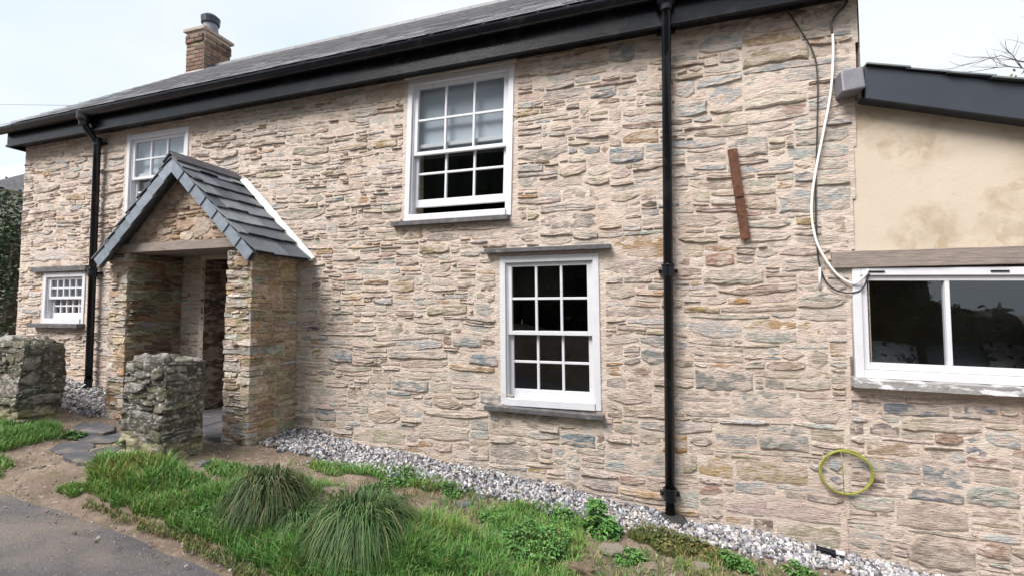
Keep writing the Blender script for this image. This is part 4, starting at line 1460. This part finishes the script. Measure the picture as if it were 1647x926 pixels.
# ------------------------------------------------------------------ gravel along the wall
ICO_V = []
ph = (1 + 5 ** 0.5) / 2
for s1 in (-1, 1):
    for s2 in (-1, 1):
        ICO_V += [(0, s1, s2 * ph), (s1, s2 * ph, 0), (s2 * ph, 0, s1)]
ICO_V = [Vector(v).normalized() for v in ICO_V]
ICO_F = []
for a in range(12):
    for b in range(a + 1, 12):
        for c in range(b + 1, 12):
            if all((ICO_V[p] - ICO_V[q]).length < 1.06 for p, q in ((a, b), (b, c), (a, c))):
                nrm = (ICO_V[b] - ICO_V[a]).cross(ICO_V[c] - ICO_V[a])
                ICO_F.append((a, b, c) if nrm.dot(ICO_V[a]) > 0 else (a, c, b))


def gravel_front(x):
    return 3.50 + 0.08 * smooth(-2.6, -1.2, x) + 0.07 * noise.noise((x * 1.3, 2, 0)) + 0.05 * noise.noise((x * 4, 5, 0)) + 0.10 * smooth(-1, 1.5, x) - 0.22 * smooth(-4.7, -5.3, x)


GPAL = [((0.25, 0.19, 0.14), 1.0), ((0.42, 0.41, 0.42), 4), ((0.29, 0.29, 0.315), 4), ((0.18, 0.18, 0.20), 3.5), ((0.62, 0.60, 0.59), 2.6), ((0.07, 0.07, 0.08), 3.0), ((0.36, 0.31, 0.27), 1.5)]
gm = MB()
rng = random.Random(71)
cnt = 0
while cnt < 15000:
    x = rng.uniform(-8.2, 2.9)
    if x < -5.5 and rng.random() < 0.25:
        continue
    if PORCH_X0 - 0.02 < x < PORCH_X1 + 0.02:
        continue
    yf = gravel_front(x)
    y = yf + (WY - yf) * rng.random() ** 0.9 + (rng.gauss(0, 0.05) if rng.random() < 0.25 else 0)
    if y > WY - 0.01:
        continue
    s = rng.uniform(0.008, 0.020) * (1.0 if rng.random() < 0.9 else 1.4)
    rot = Euler((rng.random() * 6, rng.random() * 6, rng.random() * 6)).to_matrix()
    sc = Vector((rng.uniform(0.8, 1.25), rng.uniform(0.7, 1.1), rng.uniform(0.5, 0.8))) * s
    z = gz(x, y) + 0.012 + 0.012 * smooth(yf - 0.05, WY, y) + rng.uniform(-0.008, 0.012)
    vs = []
    for v in ICO_V:
        q = rot @ Vector((v.x * sc.x, v.y * sc.y, v.z * sc.z)) * rng.uniform(0.85, 1.15)
        vs.append((x + q.x, y + q.y, z + q.z))
    gm.add(vs, ICO_F, pick(rng, GPAL))
    cnt += 1
# packed bed under the loose stones
vs = []
n_ = 220
for i in range(n_ + 1):
    x = -8.25 + 11.3 * i / n_
    yf = gravel_front(x)
    for k in range(7):
        y = yf + 0.02 + (WY - yf - 0.02) * k / 6
        vs.append((x, y, gz(x, y) + 0.004 + 0.012 * smooth(yf - 0.05, WY, y) - (0.03 if k == 0 else 0)))
gm.add(vs, [(i * 7 + k, (i + 1) * 7 + k, (i + 1) * 7 + k + 1, i * 7 + k + 1) for i in range(n_) for k in range(6)
                if not PORCH_X0 < -8.25 + 11.3 * (i + 0.5) / n_ < PORCH_X1], (0.22, 0.21, 0.21))
tag(gm.build('gravel', M_GRAVEL), 'strip of loose grey and white gravel along the foot of the wall', 'gravel', kind='stuff')

# loose chips and stones on the bare earth
cm = MB()
for k in range(2600):
    x, y = rng.uniform(-6.4, 1.8), rng.uniform(2.0, 3.6)
    s = rng.uniform(0.004, 0.013)
    c = pick(rng, [((0.33, 0.28, 0.22), 3), ((0.24, 0.20, 0.16), 3), ((0.40, 0.37, 0.33), 1)])
    rot = Euler((rng.random() * 6, rng.random() * 6, rng.random() * 6)).to_matrix()
    z = gz(x, y) + s * 0.2
    cm.add([(x + q.x, y + q.y, z + q.z) for q in (rot @ Vector((v.x * s, v.y * s * 0.8, v.z * s * 0.5)) * rng.uniform(0.8, 1.2) for v in ICO_V)], ICO_F, c)
tag(cm.build('stone_chips', M_GRAVEL), 'small stone chips scattered over the bare earth of the verge', 'stone chips', kind='stuff')

# rocks showing in the bank
rocks = []
for k in range(5):
    r_ = MB()
    rr = random.Random(100 + k)
    N, Mm = 14, 9
    vs = []
    for j in range(Mm + 1):
        th = math.pi * j / Mm
        for i in range(N):
            a = 2 * math.pi * i / N
            v = Vector((math.sin(th) * math.cos(a), math.sin(th) * math.sin(a), math.cos(th)))
            v = Vector([math.copysign(abs(c_) ** 0.7, c_) for c_ in v])
            f_ = 1 + 0.40 * noise.noise(v * 1.6 + Vector((k * 7, 0, 0))) + 0.22 * noise.noise(v * 3.7 + Vector((k * 3, 0, 0)))
            vs.append((v.x * f_, v.y * f_ * 0.7, v.z * f_ * 0.42))
    r_.add(vs, [(j * N + i, (j + 1) * N + i, (j + 1) * N + (i + 1) % N, j * N + (i + 1) % N) for j in range(Mm) for i in range(N)],
           [(0.30, 0.24, 0.18), (0.24, 0.23, 0.22), (0.34, 0.29, 0.23), (0.27, 0.19, 0.13), (0.20, 0.20, 0.21)][k])
    rocks.append(r_)
ROCKS = [(985, 888, 0.13, 2, 'tan flat rock in the bank below the near downpipe'), (1050, 862, 0.09, 1, 'grey rock at the gravel edge left of the gully'), (905, 870, 0.10, 0, 'brown rock at the right edge of the big weed clump'),
         (930, 915, 0.14, 3, 'reddish rock at the bottom edge of the frame'), (1040, 915, 0.12, 0, 'brown rock in the bare earth below the tan flat rock'), (1125, 915, 0.10, 2, 'pale tan rock under the last weeds'),
         (745, 812, 0.09, 4, 'dark slate rock where the gravel meets the bank'), (772, 800, 0.07, 4, 'small dark slate rock beside a larger one'), (700, 835, 0.12, 2, 'pale rock embedded right of the second tussock'),
         (790, 862, 0.11, 0, 'brown rock left of the big weed clump'), (640, 800, 0.11, 2, 'sandy rock just above the second tussock'), (540, 790, 0.13, 0, 'brown rock between the two tussocks'),
         (325, 745, 0.09, 1, 'grey rock at the foot of the porch pillar'), (360, 752, 0.07, 2, 'pale rock above the bright grass'), (1270, 912, 0.09, 3, 'orange brown rock poking through the gravel'),
         (770, 905, 0.09, 1, 'grey rock low in the grass'), (850, 905, 0.08, 2, 'small pale rock under the weed clump'), (90, 745, 0.05, 0, 'small brown stone on the trodden path'),
         (62, 752, 0.06, 2, 'small pale stone at the left edge of the path'), (1000, 850, 0.06, 2, 'small tan stone among the weeds below the window')]
proto = {}
for (px, py, s, k, lab) in ROCKS:
    p = ground_at(px, py)
    if k not in proto:
        proto[k] = rocks[k].build('rock', M_ROCK)
        o = proto[k]
    else:
        o = proto[k].copy()
        COL.objects.link(o)
    s *= 0.72
    o.location = p - Vector((0, 0, s * 0.02))
    o.scale = (s, s, s)
    o.rotation_euler = (rng.uniform(-0.25, 0.25), rng.uniform(-0.25, 0.25), rng.uniform(-0.8, 0.8))
    tag(o, lab, 'rock', 'rocks in the verge bank')

# ------------------------------------------------------------------ grass and weeds
def blade(mb_, p, h, lean, az, w, col, segs=3, droop=0.6):
    d = Vector((math.cos(az), math.sin(az), 0))
    s = Vector((-d.y, d.x, 0))
    tw = random.uniform(-0.6, 0.6)
    s = (s * math.cos(tw) + d * math.sin(tw))
    vs, fs, cs = [], [], []
    for k in range(segs + 1):
        t = k / segs
        c = p + d * (lean * h * t ** (1 + droop)) + Vector((0, 0, h * (t - droop * 0.5 * lean * t * t)))
        if k == segs:
            vs.append(tuple(c))
        else:
            ww = w * (1 - 0.6 * t)
            vs += [tuple(c - s * ww), tuple(c + s * ww)]
    for k in range(segs - 1):
        fs.append((2 * k, 2 * k + 1, 2 * k + 3, 2 * k + 2))
    fs.append((2 * segs - 2, 2 * segs - 1, 2 * segs))
    mb_.add(vs, fs, col)


GR = [((0.115, 0.28, 0.06), 4), ((0.155, 0.34, 0.08), 4), ((0.065, 0.155, 0.035), 3), ((0.19, 0.27, 0.065), 2), ((0.30, 0.27, 0.13), 1.0)]


def in_poly(x, y, poly):
    c = False
    j = len(poly) - 1
    for i in range(len(poly)):
        if (poly[i][1] > y) != (poly[j][1] > y) and x < (poly[j][0] - poly[i][0]) * (y - poly[i][1]) / (poly[j][1] - poly[i][1]) + poly[i][0]:
            c = not c
        j = i
    return c


def patch(mb_, pix, n, h, rng, pal=GR, w=0.0028):
    poly = [ground_at(*p) for p in pix]
    poly = [(p.x, p.y) for p in poly]
    x0, x1 = min(p[0] for p in poly), max(p[0] for p in poly)
    y0, y1 = min(p[1] for p in poly), max(p[1] for p in poly)
    k = tries = 0
    while k < n and tries < n * 12:
        tries += 1
        x, y = rng.uniform(x0, x1), rng.uniform(y0, y1)
        jx, jy = x + 0.05 * noise.noise((x * 9, y * 9, 1)), y + 0.05 * noise.noise((x * 9, y * 9, 4))
        if not in_poly(jx, jy, poly):
            continue
        dens = noise.noise((x * 4.5, y * 4.5, 6)) * 0.5 + 0.62
        if rng.random() > dens:
            continue
        hh = h * rng.uniform(0.5, 1.25) * (0.7 + 0.5 * dens)
        c = pick(rng, pal)
        tint = noise.noise((x * 2.2, y * 2.2, 3.3))
        c = (c[0] * (1 + 0.5 * max(0, tint)), c[1], c[2])
        blade(mb_, Vector((x, y, gz(x, y) - 0.008)), hh, rng.uniform(0.1, 1.0), rng.uniform(0, 6.28), w * rng.uniform(0.7, 1.4), c)
        k += 1


rng = random.Random(81)
gr = MB()
patch(gr, [(140, 795), (150, 745), (210, 738), (280, 752), (360, 785), (390, 830), (440, 905), (330, 866), (260, 845), (180, 810)], 15000, 0.085, rng, w=0.0032)
patch(gr, [(150, 770), (165, 742), (250, 742), (300, 765), (290, 800), (200, 795)], 3500, 0.13, rng, w=0.0034)
patch(gr, [(350, 800), (480, 850), (480, 940), (430, 915), (380, 890)], 6500, 0.09, rng)
patch(gr, [(440, 890), (520, 880), (640, 890), (700, 830), (740, 850), (820, 900), (930, 925), (930, 990), (460, 1000)], 15000, 0.10, rng)
patch(gr, [(620, 850), (690, 840), (760, 880), (740, 930), (640, 920)], 5000, 0.14, rng)
patch(gr, [(500, 742), (600, 748), (700, 768), (745, 788), (690, 792), (600, 770), (500, 760)], 4200, 0.06, rng)
patch(gr, [(-60, 735), (-60, 672), (20, 676), (100, 690), (104, 702), (60, 714), (0, 728)], 9000, 0.08, rng)
patch(gr, [(-40, 760), (-20, 735), (12, 735), (22, 752), (0, 765)], 1200, 0.05, rng)
patch(gr, [(88, 790), (96, 782), (130, 780), (136, 792), (110, 797)], 900, 0.05, rng)
patch(gr, [(1000, 865), (1040, 850), (1110, 868), (1130, 895), (1060, 892)], 2400, 0.06, rng, pal=[((0.10, 0.14, 0.03), 3), ((0.15, 0.14, 0.055), 3), ((0.06, 0.10, 0.02), 2)])
patch(gr, [(330, 742), (380, 745), (420, 760), (380, 775), (330, 760)], 1300, 0.05, rng)
patch(gr, [(185, 700), (200, 720), (215, 735), (190, 735)], 500, 0.04, rng)
patch(gr, [(350, 850), (400, 830), (470, 850), (520, 860), (640, 870), (690, 900), (660, 940), (540, 950), (420, 920), (360, 890)], 3600, 0.15, rng, w=0.003)
patch(gr, [(370, 800), (440, 790), (500, 800), (500, 840), (380, 840)], 900, 0.16, rng, w=0.003)
patch(gr, [(330, 745), (420, 755), (500, 770), (560, 785), (520, 800), (440, 790), (360, 780)], 2200, 0.07, rng)
patch(gr, [(690, 800), (790, 810), (860, 840), (800, 880), (700, 850)], 900, 0.07, rng)
patch(gr, [(940, 860), (1060, 890), (1150, 910), (1140, 960), (960, 960)], 700, 0.055, rng)
DRY = [((0.095, 0.19, 0.045), 3), ((0.16, 0.20, 0.06), 3), ((0.30, 0.26, 0.13), 2.5), ((0.07, 0.12, 0.035), 2)]
patch(gr, [(440, 800), (520, 770), (640, 775), (760, 800), (820, 850), (900, 880), (1060, 890), (1180, 925), (1180, 990), (700, 990), (560, 930)], 3200, 0.055, rng, pal=DRY)
patch(gr, [(780, 830), (820, 812), (900, 815), (945, 850), (940, 900), (900, 960), (760, 960), (780, 890)], 7000, 0.075, rng)
patch(gr, [(600, 752), (700, 770), (800, 795), (900, 815), (1000, 840), (990, 855), (880, 832), (780, 812), (680, 788)], 2600, 0.045, rng, pal=DRY)
patch(gr, [(130, 800), (330, 870), (430, 930), (400, 935), (300, 880), (140, 815)], 1500, 0.04, rng, pal=DRY)
patch(gr, [(1080, 870), (1180, 890), (1260, 920), (1250, 960), (1100, 930)], 1800, 0.05, rng, pal=DRY)
tag(gr.build('grass', M_GRASS), 'short bright green grass on the verge between lane and gravel', 'grass', kind='stuff')


def tussock(px, py, n, length, spread, lab, pal, seed):
    rng = random.Random(seed)
    b = ground_at(px, py)
    mb_ = MB()
    for k in range(n):
        az = rng.uniform(0, 2 * math.pi)
        r0 = spread * 0.42 * math.sqrt(rng.random())
        base = Vector((math.cos(az) * r0, math.sin(az) * r0, -0.02))
        az2 = az + rng.gauss(0, 0.95)
        L_ = length * rng.uniform(0.6, 1.15)
        up = rng.uniform(0.35, 0.80) * L_
        out = spread * rng.uniform(0.1, 1.15)
        d = Vector((math.cos(az2), math.sin(az2), 0))
        s = Vector((-d.y, d.x, 0))
        wob_ = rng.uniform(-0.05, 0.05)
        w_ = rng.uniform(0.0022, 0.0042)
        segs = 6
        vs, fs = [], []
        for q in range(segs + 1):
            t = q / segs
            hh = up * (2.6 * t - 2.45 * t ** 2.1)
            c = base + d * (out * t ** 1.25) + s * (wob_ * t * t) + Vector((0, 0, max(hh, 0.01)))
            if q == segs:
                vs.append(tuple(c))
            else:
                vs += [tuple(c - s * w_ * (1 - 0.5 * t)), tuple(c + s * w_ * (1 - 0.5 * t))]
        for q in range(segs - 1):
            fs.append((2 * q, 2 * q + 1, 2 * q + 3, 2 * q + 2))
        fs.append((2 * segs - 2, 2 * segs - 1, 2 * segs))
        mb_.add(vs, fs, pick(rng, pal))
    o = mb_.build('grass_tussock', M_GRASS)
    o.location = b
    tag(o, lab, 'grass tussock', 'drooping grass tussocks')
    return o


TP = [((0.065, 0.125, 0.040), 4), ((0.10, 0.175, 0.055), 4), ((0.04, 0.080, 0.027), 3), ((0.24, 0.22, 0.11), 0.7), ((0.12, 0.20, 0.065), 1.3)]
tussock(432, 822, 2600, 0.50, 0.26, 'left drooping grass tussock with straw coloured blades beside bright grass', [((0.06, 0.10, 0.035), 4), ((0.10, 0.13, 0.05), 3), ((0.24, 0.20, 0.11), 1.4), ((0.035, 0.06, 0.022), 3)], 91)
tussock(580, 868, 3400, 0.50, 0.33, 'broad dark drooping grass tussock right of the straw streaked one', TP, 92)
tussock(485, 850, 900, 0.30, 0.18, 'smaller tussock wedged between the two big ones', TP, 93)


def weed(px, py, n, spread, h, lab, seed, size=(0.018, 0.036), pal=None):
    rng = random.Random(seed)
    b = ground_at(px, py)
    pal = pal or [((0.08, 0.21, 0.045), 4), ((0.12, 0.26, 0.06), 3), ((0.05, 0.13, 0.03), 3), ((0.18, 0.27, 0.08), 1)]
    lv = MB()
    st = MB()
    for k in range(n):
        az = rng.uniform(0, 6.28)
        r0 = spread * math.sqrt(rng.random()) * (1 + 0.75 * noise.noise((math.cos(az) * 1.4, math.sin(az) * 1.4, seed * 1.37)))
        hh = h * (max(0.2, 1 - 0.5 * (r0 / spread) ** 2)) * rng.uniform(0.15, 1.0)
        x, y = math.cos(az) * r0, math.sin(az) * r0
        hh *= 0.75 + 0.7 * noise.noise((x * 9, y * 9, seed))
        gzv = gz(b.x + x, b.y + y) - b.z
        p = Vector((x, y, gzv + hh))
        if rng.random() < 0.35:
            st.tube([(x * 0.8, y * 0.8, gzv - 0.02), (x * 0.9, y * 0.9, gzv + hh * 0.5), tuple(p)], 0.0016, 4, (0.07, 0.11, 0.03))
        L_ = rng.uniform(*size)
        d = Vector((math.cos(az + rng.gauss(0, 0.9)), math.sin(az + rng.gauss(0, 0.9)), rng.uniform(-0.5, 0.6))).normalized()
        s = d.cross(Vector((0, 0, 1))).normalized()
        up = s.cross(d)
        w_ = L_ * rng.uniform(0.28, 0.42)
        pts = [p, p + d * L_ * 0.45 + s * w_ + up * 0.004, p + d * L_ - up * 0.006, p + d * L_ * 0.45 - s * w_ + up * 0.004, p + d * L_ * 0.5 - up * 0.004]
        lv.add([tuple(q) for q in pts], [(0, 1, 4), (1, 2, 4), (2, 3, 4), (3, 0, 4)], pick(rng, pal))
    root = thing('weed', lab, 'weed', 'leafy weeds on the verge')
    root.location = b
    lv.build('foliage', M_LEAF, root)
    st.build('stem', M_LEAF, root)


weed(858, 880, 1300, 0.24, 0.17, 'large leafy weed clump below the lower window', 101)
weed(965, 850, 420, 0.12, 0.16, 'tall thin leaved weed at the gravel edge left of the near downpipe', 102, (0.03, 0.06))
weed(1062, 868, 420, 0.17, 0.08, 'low yellowing weed mat at the foot of the near downpipe', 103, (0.02, 0.035), [((0.13, 0.15, 0.04), 3), ((0.08, 0.11, 0.03), 3), ((0.19, 0.15, 0.06), 2)])
weed(1125, 885, 420, 0.14, 0.08, 'brownish weed spilling over the bank right of the near downpipe', 104, (0.02, 0.035), [((0.17, 0.13, 0.05), 3), ((0.10, 0.12, 0.03), 3), ((0.06, 0.08, 0.02), 2)])
weed(1185, 910, 330, 0.09, 0.10, 'small bright green weed at the bottom edge near the pipe offcut', 105)
weed(655, 772, 420, 0.14, 0.07, 'leafy weed on the gravel edge behind the broad tussock', 106)
weed(725, 790, 300, 0.11, 0.06, 'low weed beside the two dark slate rocks', 107, (0.016, 0.03))
weed(1290, 925, 240, 0.09, 0.06, 'tiny weed growing in the gravel below the hose', 108)
weed(700, 900, 600, 0.20, 0.13, 'leafy weed in the grass right of the broad tussock', 109)
weed(350, 830, 500, 0.18, 0.09, 'clover like weed in the bright grass left of the tussocks', 110, (0.016, 0.028))
weed(960, 820, 160, 0.06, 0.10, 'spindly weed standing in the gravel under the window sill', 111, (0.03, 0.05))
weed(790, 835, 260, 0.11, 0.08, 'leafy weed between the dark slate rocks and the big weed clump', 113)
weed(905, 838, 300, 0.12, 0.09, 'leafy weed just behind the big weed clump', 114)
weed(1010, 900, 260, 0.10, 0.07, 'small weed on the earth bank left of the brownish weed', 115, (0.02, 0.035))
weed(610, 790, 260, 0.12, 0.06, 'low weed on the soil above the broad tussock', 116, (0.016, 0.028))
weed(120, 700, 180, 0.08, 0.05, 'little weed at the foot of the mossy pillar', 112)

# ------------------------------------------------------------------ beyond the house
def leafy(mb_, c, rad, n, rng, pal, size=(0.05, 0.10), seed=0.0):
    """leaves spread through an uneven crown"""
    c = Vector(c)
    k = 0
    while k < n:
        v = Vector((rng.gauss(0, 1), rng.gauss(0, 1), rng.gauss(0, 1))).normalized()
        r_ = rng.random() ** 0.35
        f_ = 1 + 0.45 * noise.noise(v * 2.2 + Vector((seed, 0, 0))) + 0.25 * noise.noise(v * 5 + Vector((0, seed, 0)))
        p = c + Vector((v.x * rad[0], v.y * rad[1], v.z * rad[2])) * r_ * f_
        if noise.noise(p * 2.6 + Vector((0, 0, seed))) < -0.22:
            k += 0.3
            continue
        d = Vector((rng.gauss(0, 1), rng.gauss(0, 1), rng.gauss(0, 0.7))).normalized()
        s = d.orthogonal().normalized()
        s.rotate(Matrix.Rotation(rng.uniform(0, 6.28), 3, d).to_quaternion())
        L_ = rng.uniform(*size)
        mb_.add([tuple(p), tuple(p + d * L_ * 0.5 + s * L_ * 0.3), tuple(p + d * L_), tuple(p + d * L_ * 0.5 - s * L_ * 0.3)], [(0, 1, 2, 3)], pick(rng, pal))
        k += 1


DK = [((0.022, 0.045, 0.014), 4), ((0.035, 0.065, 0.02), 3), ((0.05, 0.09, 0.03), 2), ((0.016, 0.03, 0.010), 3)]
rng = random.Random(120)
tr = thing('shrub', 'tall dark evergreen shrub beyond the far corner of the cottage', 'shrub')
lf = MB()
for (x, y, z, r_) in ((-10.9, 5.2, 1.2, 0.95), (-10.6, 4.7, -0.1, 1.0), (-11.5, 5.9, 0.5, 1.3), (-12.0, 5.2, 1.4, 1.0)):
    leafy(lf, (x, y, z), (r_, r_, r_ * 1.05), 3600, rng, DK, seed=x)
lf.build('crown', M_LEAF, tr)
tk = MB()
tk.tube([(-11.0, 5.2, gz(-11, 5.2) - 0.1), (-11.05, 5.25, 0.0), (-10.9, 5.2, 1.6)], [0.12, 0.09, 0.03], 8)
tk.tube([(-11.05, 5.25, -0.3), (-11.5, 5.7, 0.6), (-11.8, 5.6, 1.5)], [0.07, 0.05, 0.02], 8)
tk.build('trunk', M_BARK, tr)

nh = thing('neighbouring_house', 'neighbouring house with pale slate roof behind the dark shrub', 'house')
hx0, hx1, hy0, hy1 = -24.0, -17.0, 7.6, 13.0
hm = MB()
hm.box(hx0, hx1, hy0, hy1, -1.5, 3.35, (0.55, 0.54, 0.52))
hm.build('wall', mat('pale_render', 0.9, (0.5, 0.49, 0.47), var=0.12, vscale=3), nh)
hm = MB()
ym_ = (hy0 + hy1) / 2
hm.add([(hx0 - .2, hy0 - .3, 3.3), (hx1 + .2, hy0 - .3, 3.3), (hx1 + .2, ym_, 5.2), (hx0 - .2, ym_, 5.2), (hx1 + .2, hy1 + .3, 3.3), (hx0 - .2, hy1 + .3, 3.3)], [(0, 1, 2, 3), (3, 2, 4, 5), (1, 4, 2), (0, 3, 5)], (0.36, 0.36, 0.38))
hm.build('roof', M_SLATE, nh)
hm = MB()
hm.box(hx0 - .2, hx1 + .2, hy0 - .36, hy0 - .3, 3.05, 3.28)
hm.build('gutter', M_BLACK, nh)
hm = MB()
hm.box(hx1 - 2.6, hx1 - 1.5, hy0 - 0.04, hy0 + 0.02, 0.5, 2.0)
hm.build('window', M_WHITE, nh)

wi = MB()
e0, e1 = at(-160, 158, 16.0), Vector((XL - 0.05, 5.2, 3.4))
e1 = at(138, 170, 5.0)
pts = [e0.lerp(e1, t / 16) + Vector((0, 0, -0.12 * math.sin(math.pi * t / 16))) for t in range(17)]
wi.tube(pts, 0.006, 5)
tag(wi.build('overhead_wire', mat('wire_grey', 0.6, (0.25, 0.26, 0.28), var=0.05)), 'thin overhead wire crossing the sky to the far roof end', 'wire')

bt = thing('bare_tree', 'leafless tree with fine grey twigs above the extension roof', 'tree')
tb = MB()
rng = random.Random(131)


def branch(p, d, L_, r_, depth):
    pts = [p]
    q = p.copy()
    dd = d.normalized()
    for k in range(4):
        dd = (dd + Vector((rng.gauss(0, 0.13), rng.gauss(0, 0.13), rng.gauss(0.03, 0.10)))).normalized()
        q = q + dd * L_ / 4
        pts.append(q.copy())
    tb.tube(pts, [r_ * (1 - 0.16 * k) for k in range(5)], 5 if depth > 1 else 4)
    if depth == 0:
        return
    for k in range(rng.choice((3, 4, 4))):
        s = rng.choice((1, 2, 3, 4))
        nd = (dd + Vector((rng.gauss(0, 0.6), rng.gauss(0, 0.6), rng.gauss(0.1, 0.4)))).normalized()
        branch(pts[s], nd, L_ * rng.uniform(0.55, 0.8), r_ * 0.5, depth - 1)


tbx, tby = 7.95, 9.6
branch(Vector((tbx - 0.2, tby, 3.2)), Vector((-0.9, 0.0, 0.35)), 1.35, 0.03, 3)
branch(Vector((tbx - 0.1, tby, 3.4)), Vector((-0.5, 0.1, 0.9)), 1.6, 0.04, 4)
branch(Vector((tbx, tby, 3.4)), Vector((0.5, 0.2, 0.9)), 1.6, 0.04, 3)
tb.build('crown', M_BARK, bt)
tk = MB()
tk.tube([(tbx + 0.1, tby, gz(tbx, tby) - 0.2), (tbx, tby, 1.0), (tbx - 0.05, tby, 3.5)], [0.16, 0.12, 0.07], 9)
tk.build('trunk', M_BARK, bt)

bs = thing('bush', 'green leafy tree top just above the right end of the extension roof', 'tree')
lf = MB()
rng = random.Random(140)
leafy(lf, (6.75, 10.6, 3.35), (0.95, 0.8, 0.95), 3500, rng, [((0.05, 0.085, 0.03), 3), ((0.075, 0.11, 0.04), 3), ((0.03, 0.055, 0.02), 2)], seed=2.0)
lf.build('crown', M_LEAF, bs)
tk = MB()
tk.tube([(6.75, 10.6, gz(6.75, 10.6) - 0.2), (6.75, 10.6, 1.5), (6.7, 10.6, 3.6)], [0.14, 0.10, 0.03], 8)
tk.build('trunk', M_BARK, bs)

# unseen dark foliage added across the lane, shaped for the reflections in the panes
hg = MB()
rng = random.Random(150)
for k in range(34):
    x = -17 + k * 0.95
    hgt = 3.3 + 0.8 * noise.noise((x * 0.3, 3, 3)) + (5.4 if -9.2 < x < -3.6 else 0)
    if x > 6.4:
        hgt = 1.45 + 0.4 * noise.noise((x * 0.5, 8, 3))
    zc = gz(x, -6)
    N, Mm = 12, 8
    vs = []
    for j in range(Mm + 1):
        th = math.pi * j / Mm
        for i in range(N):
            a = 2 * math.pi * i / N
            v = Vector((math.sin(th) * math.cos(a), math.sin(th) * math.sin(a), math.cos(th)))
            f_ = 1 + 0.25 * noise.noise(v * 2 + Vector((x, 0, 0)))
            vs.append((x + v.x * 0.95 * f_, -6.3 + v.y * 0.7 * f_, zc + hgt * 0.5 + v.z * hgt * 0.60 * f_))
    hg.add(vs, [(j * N + i, (j + 1) * N + i, (j + 1) * N + (i + 1) % N, j * N + (i + 1) % N) for j in range(Mm) for i in range(N)], (0.014, 0.024, 0.009))
    leafy(hg, (x, -6.2 + rng.uniform(-0.4, 0.4), zc + hgt * 0.5), (0.95, 0.8, hgt * 0.62), 1100, rng, DK, size=(0.10, 0.20), seed=x)
tag(hg.build('reflection_hedge', M_LEAF), 'tall dark foliage added out of view across the lane to darken the pane reflections', 'reflection_hedge')
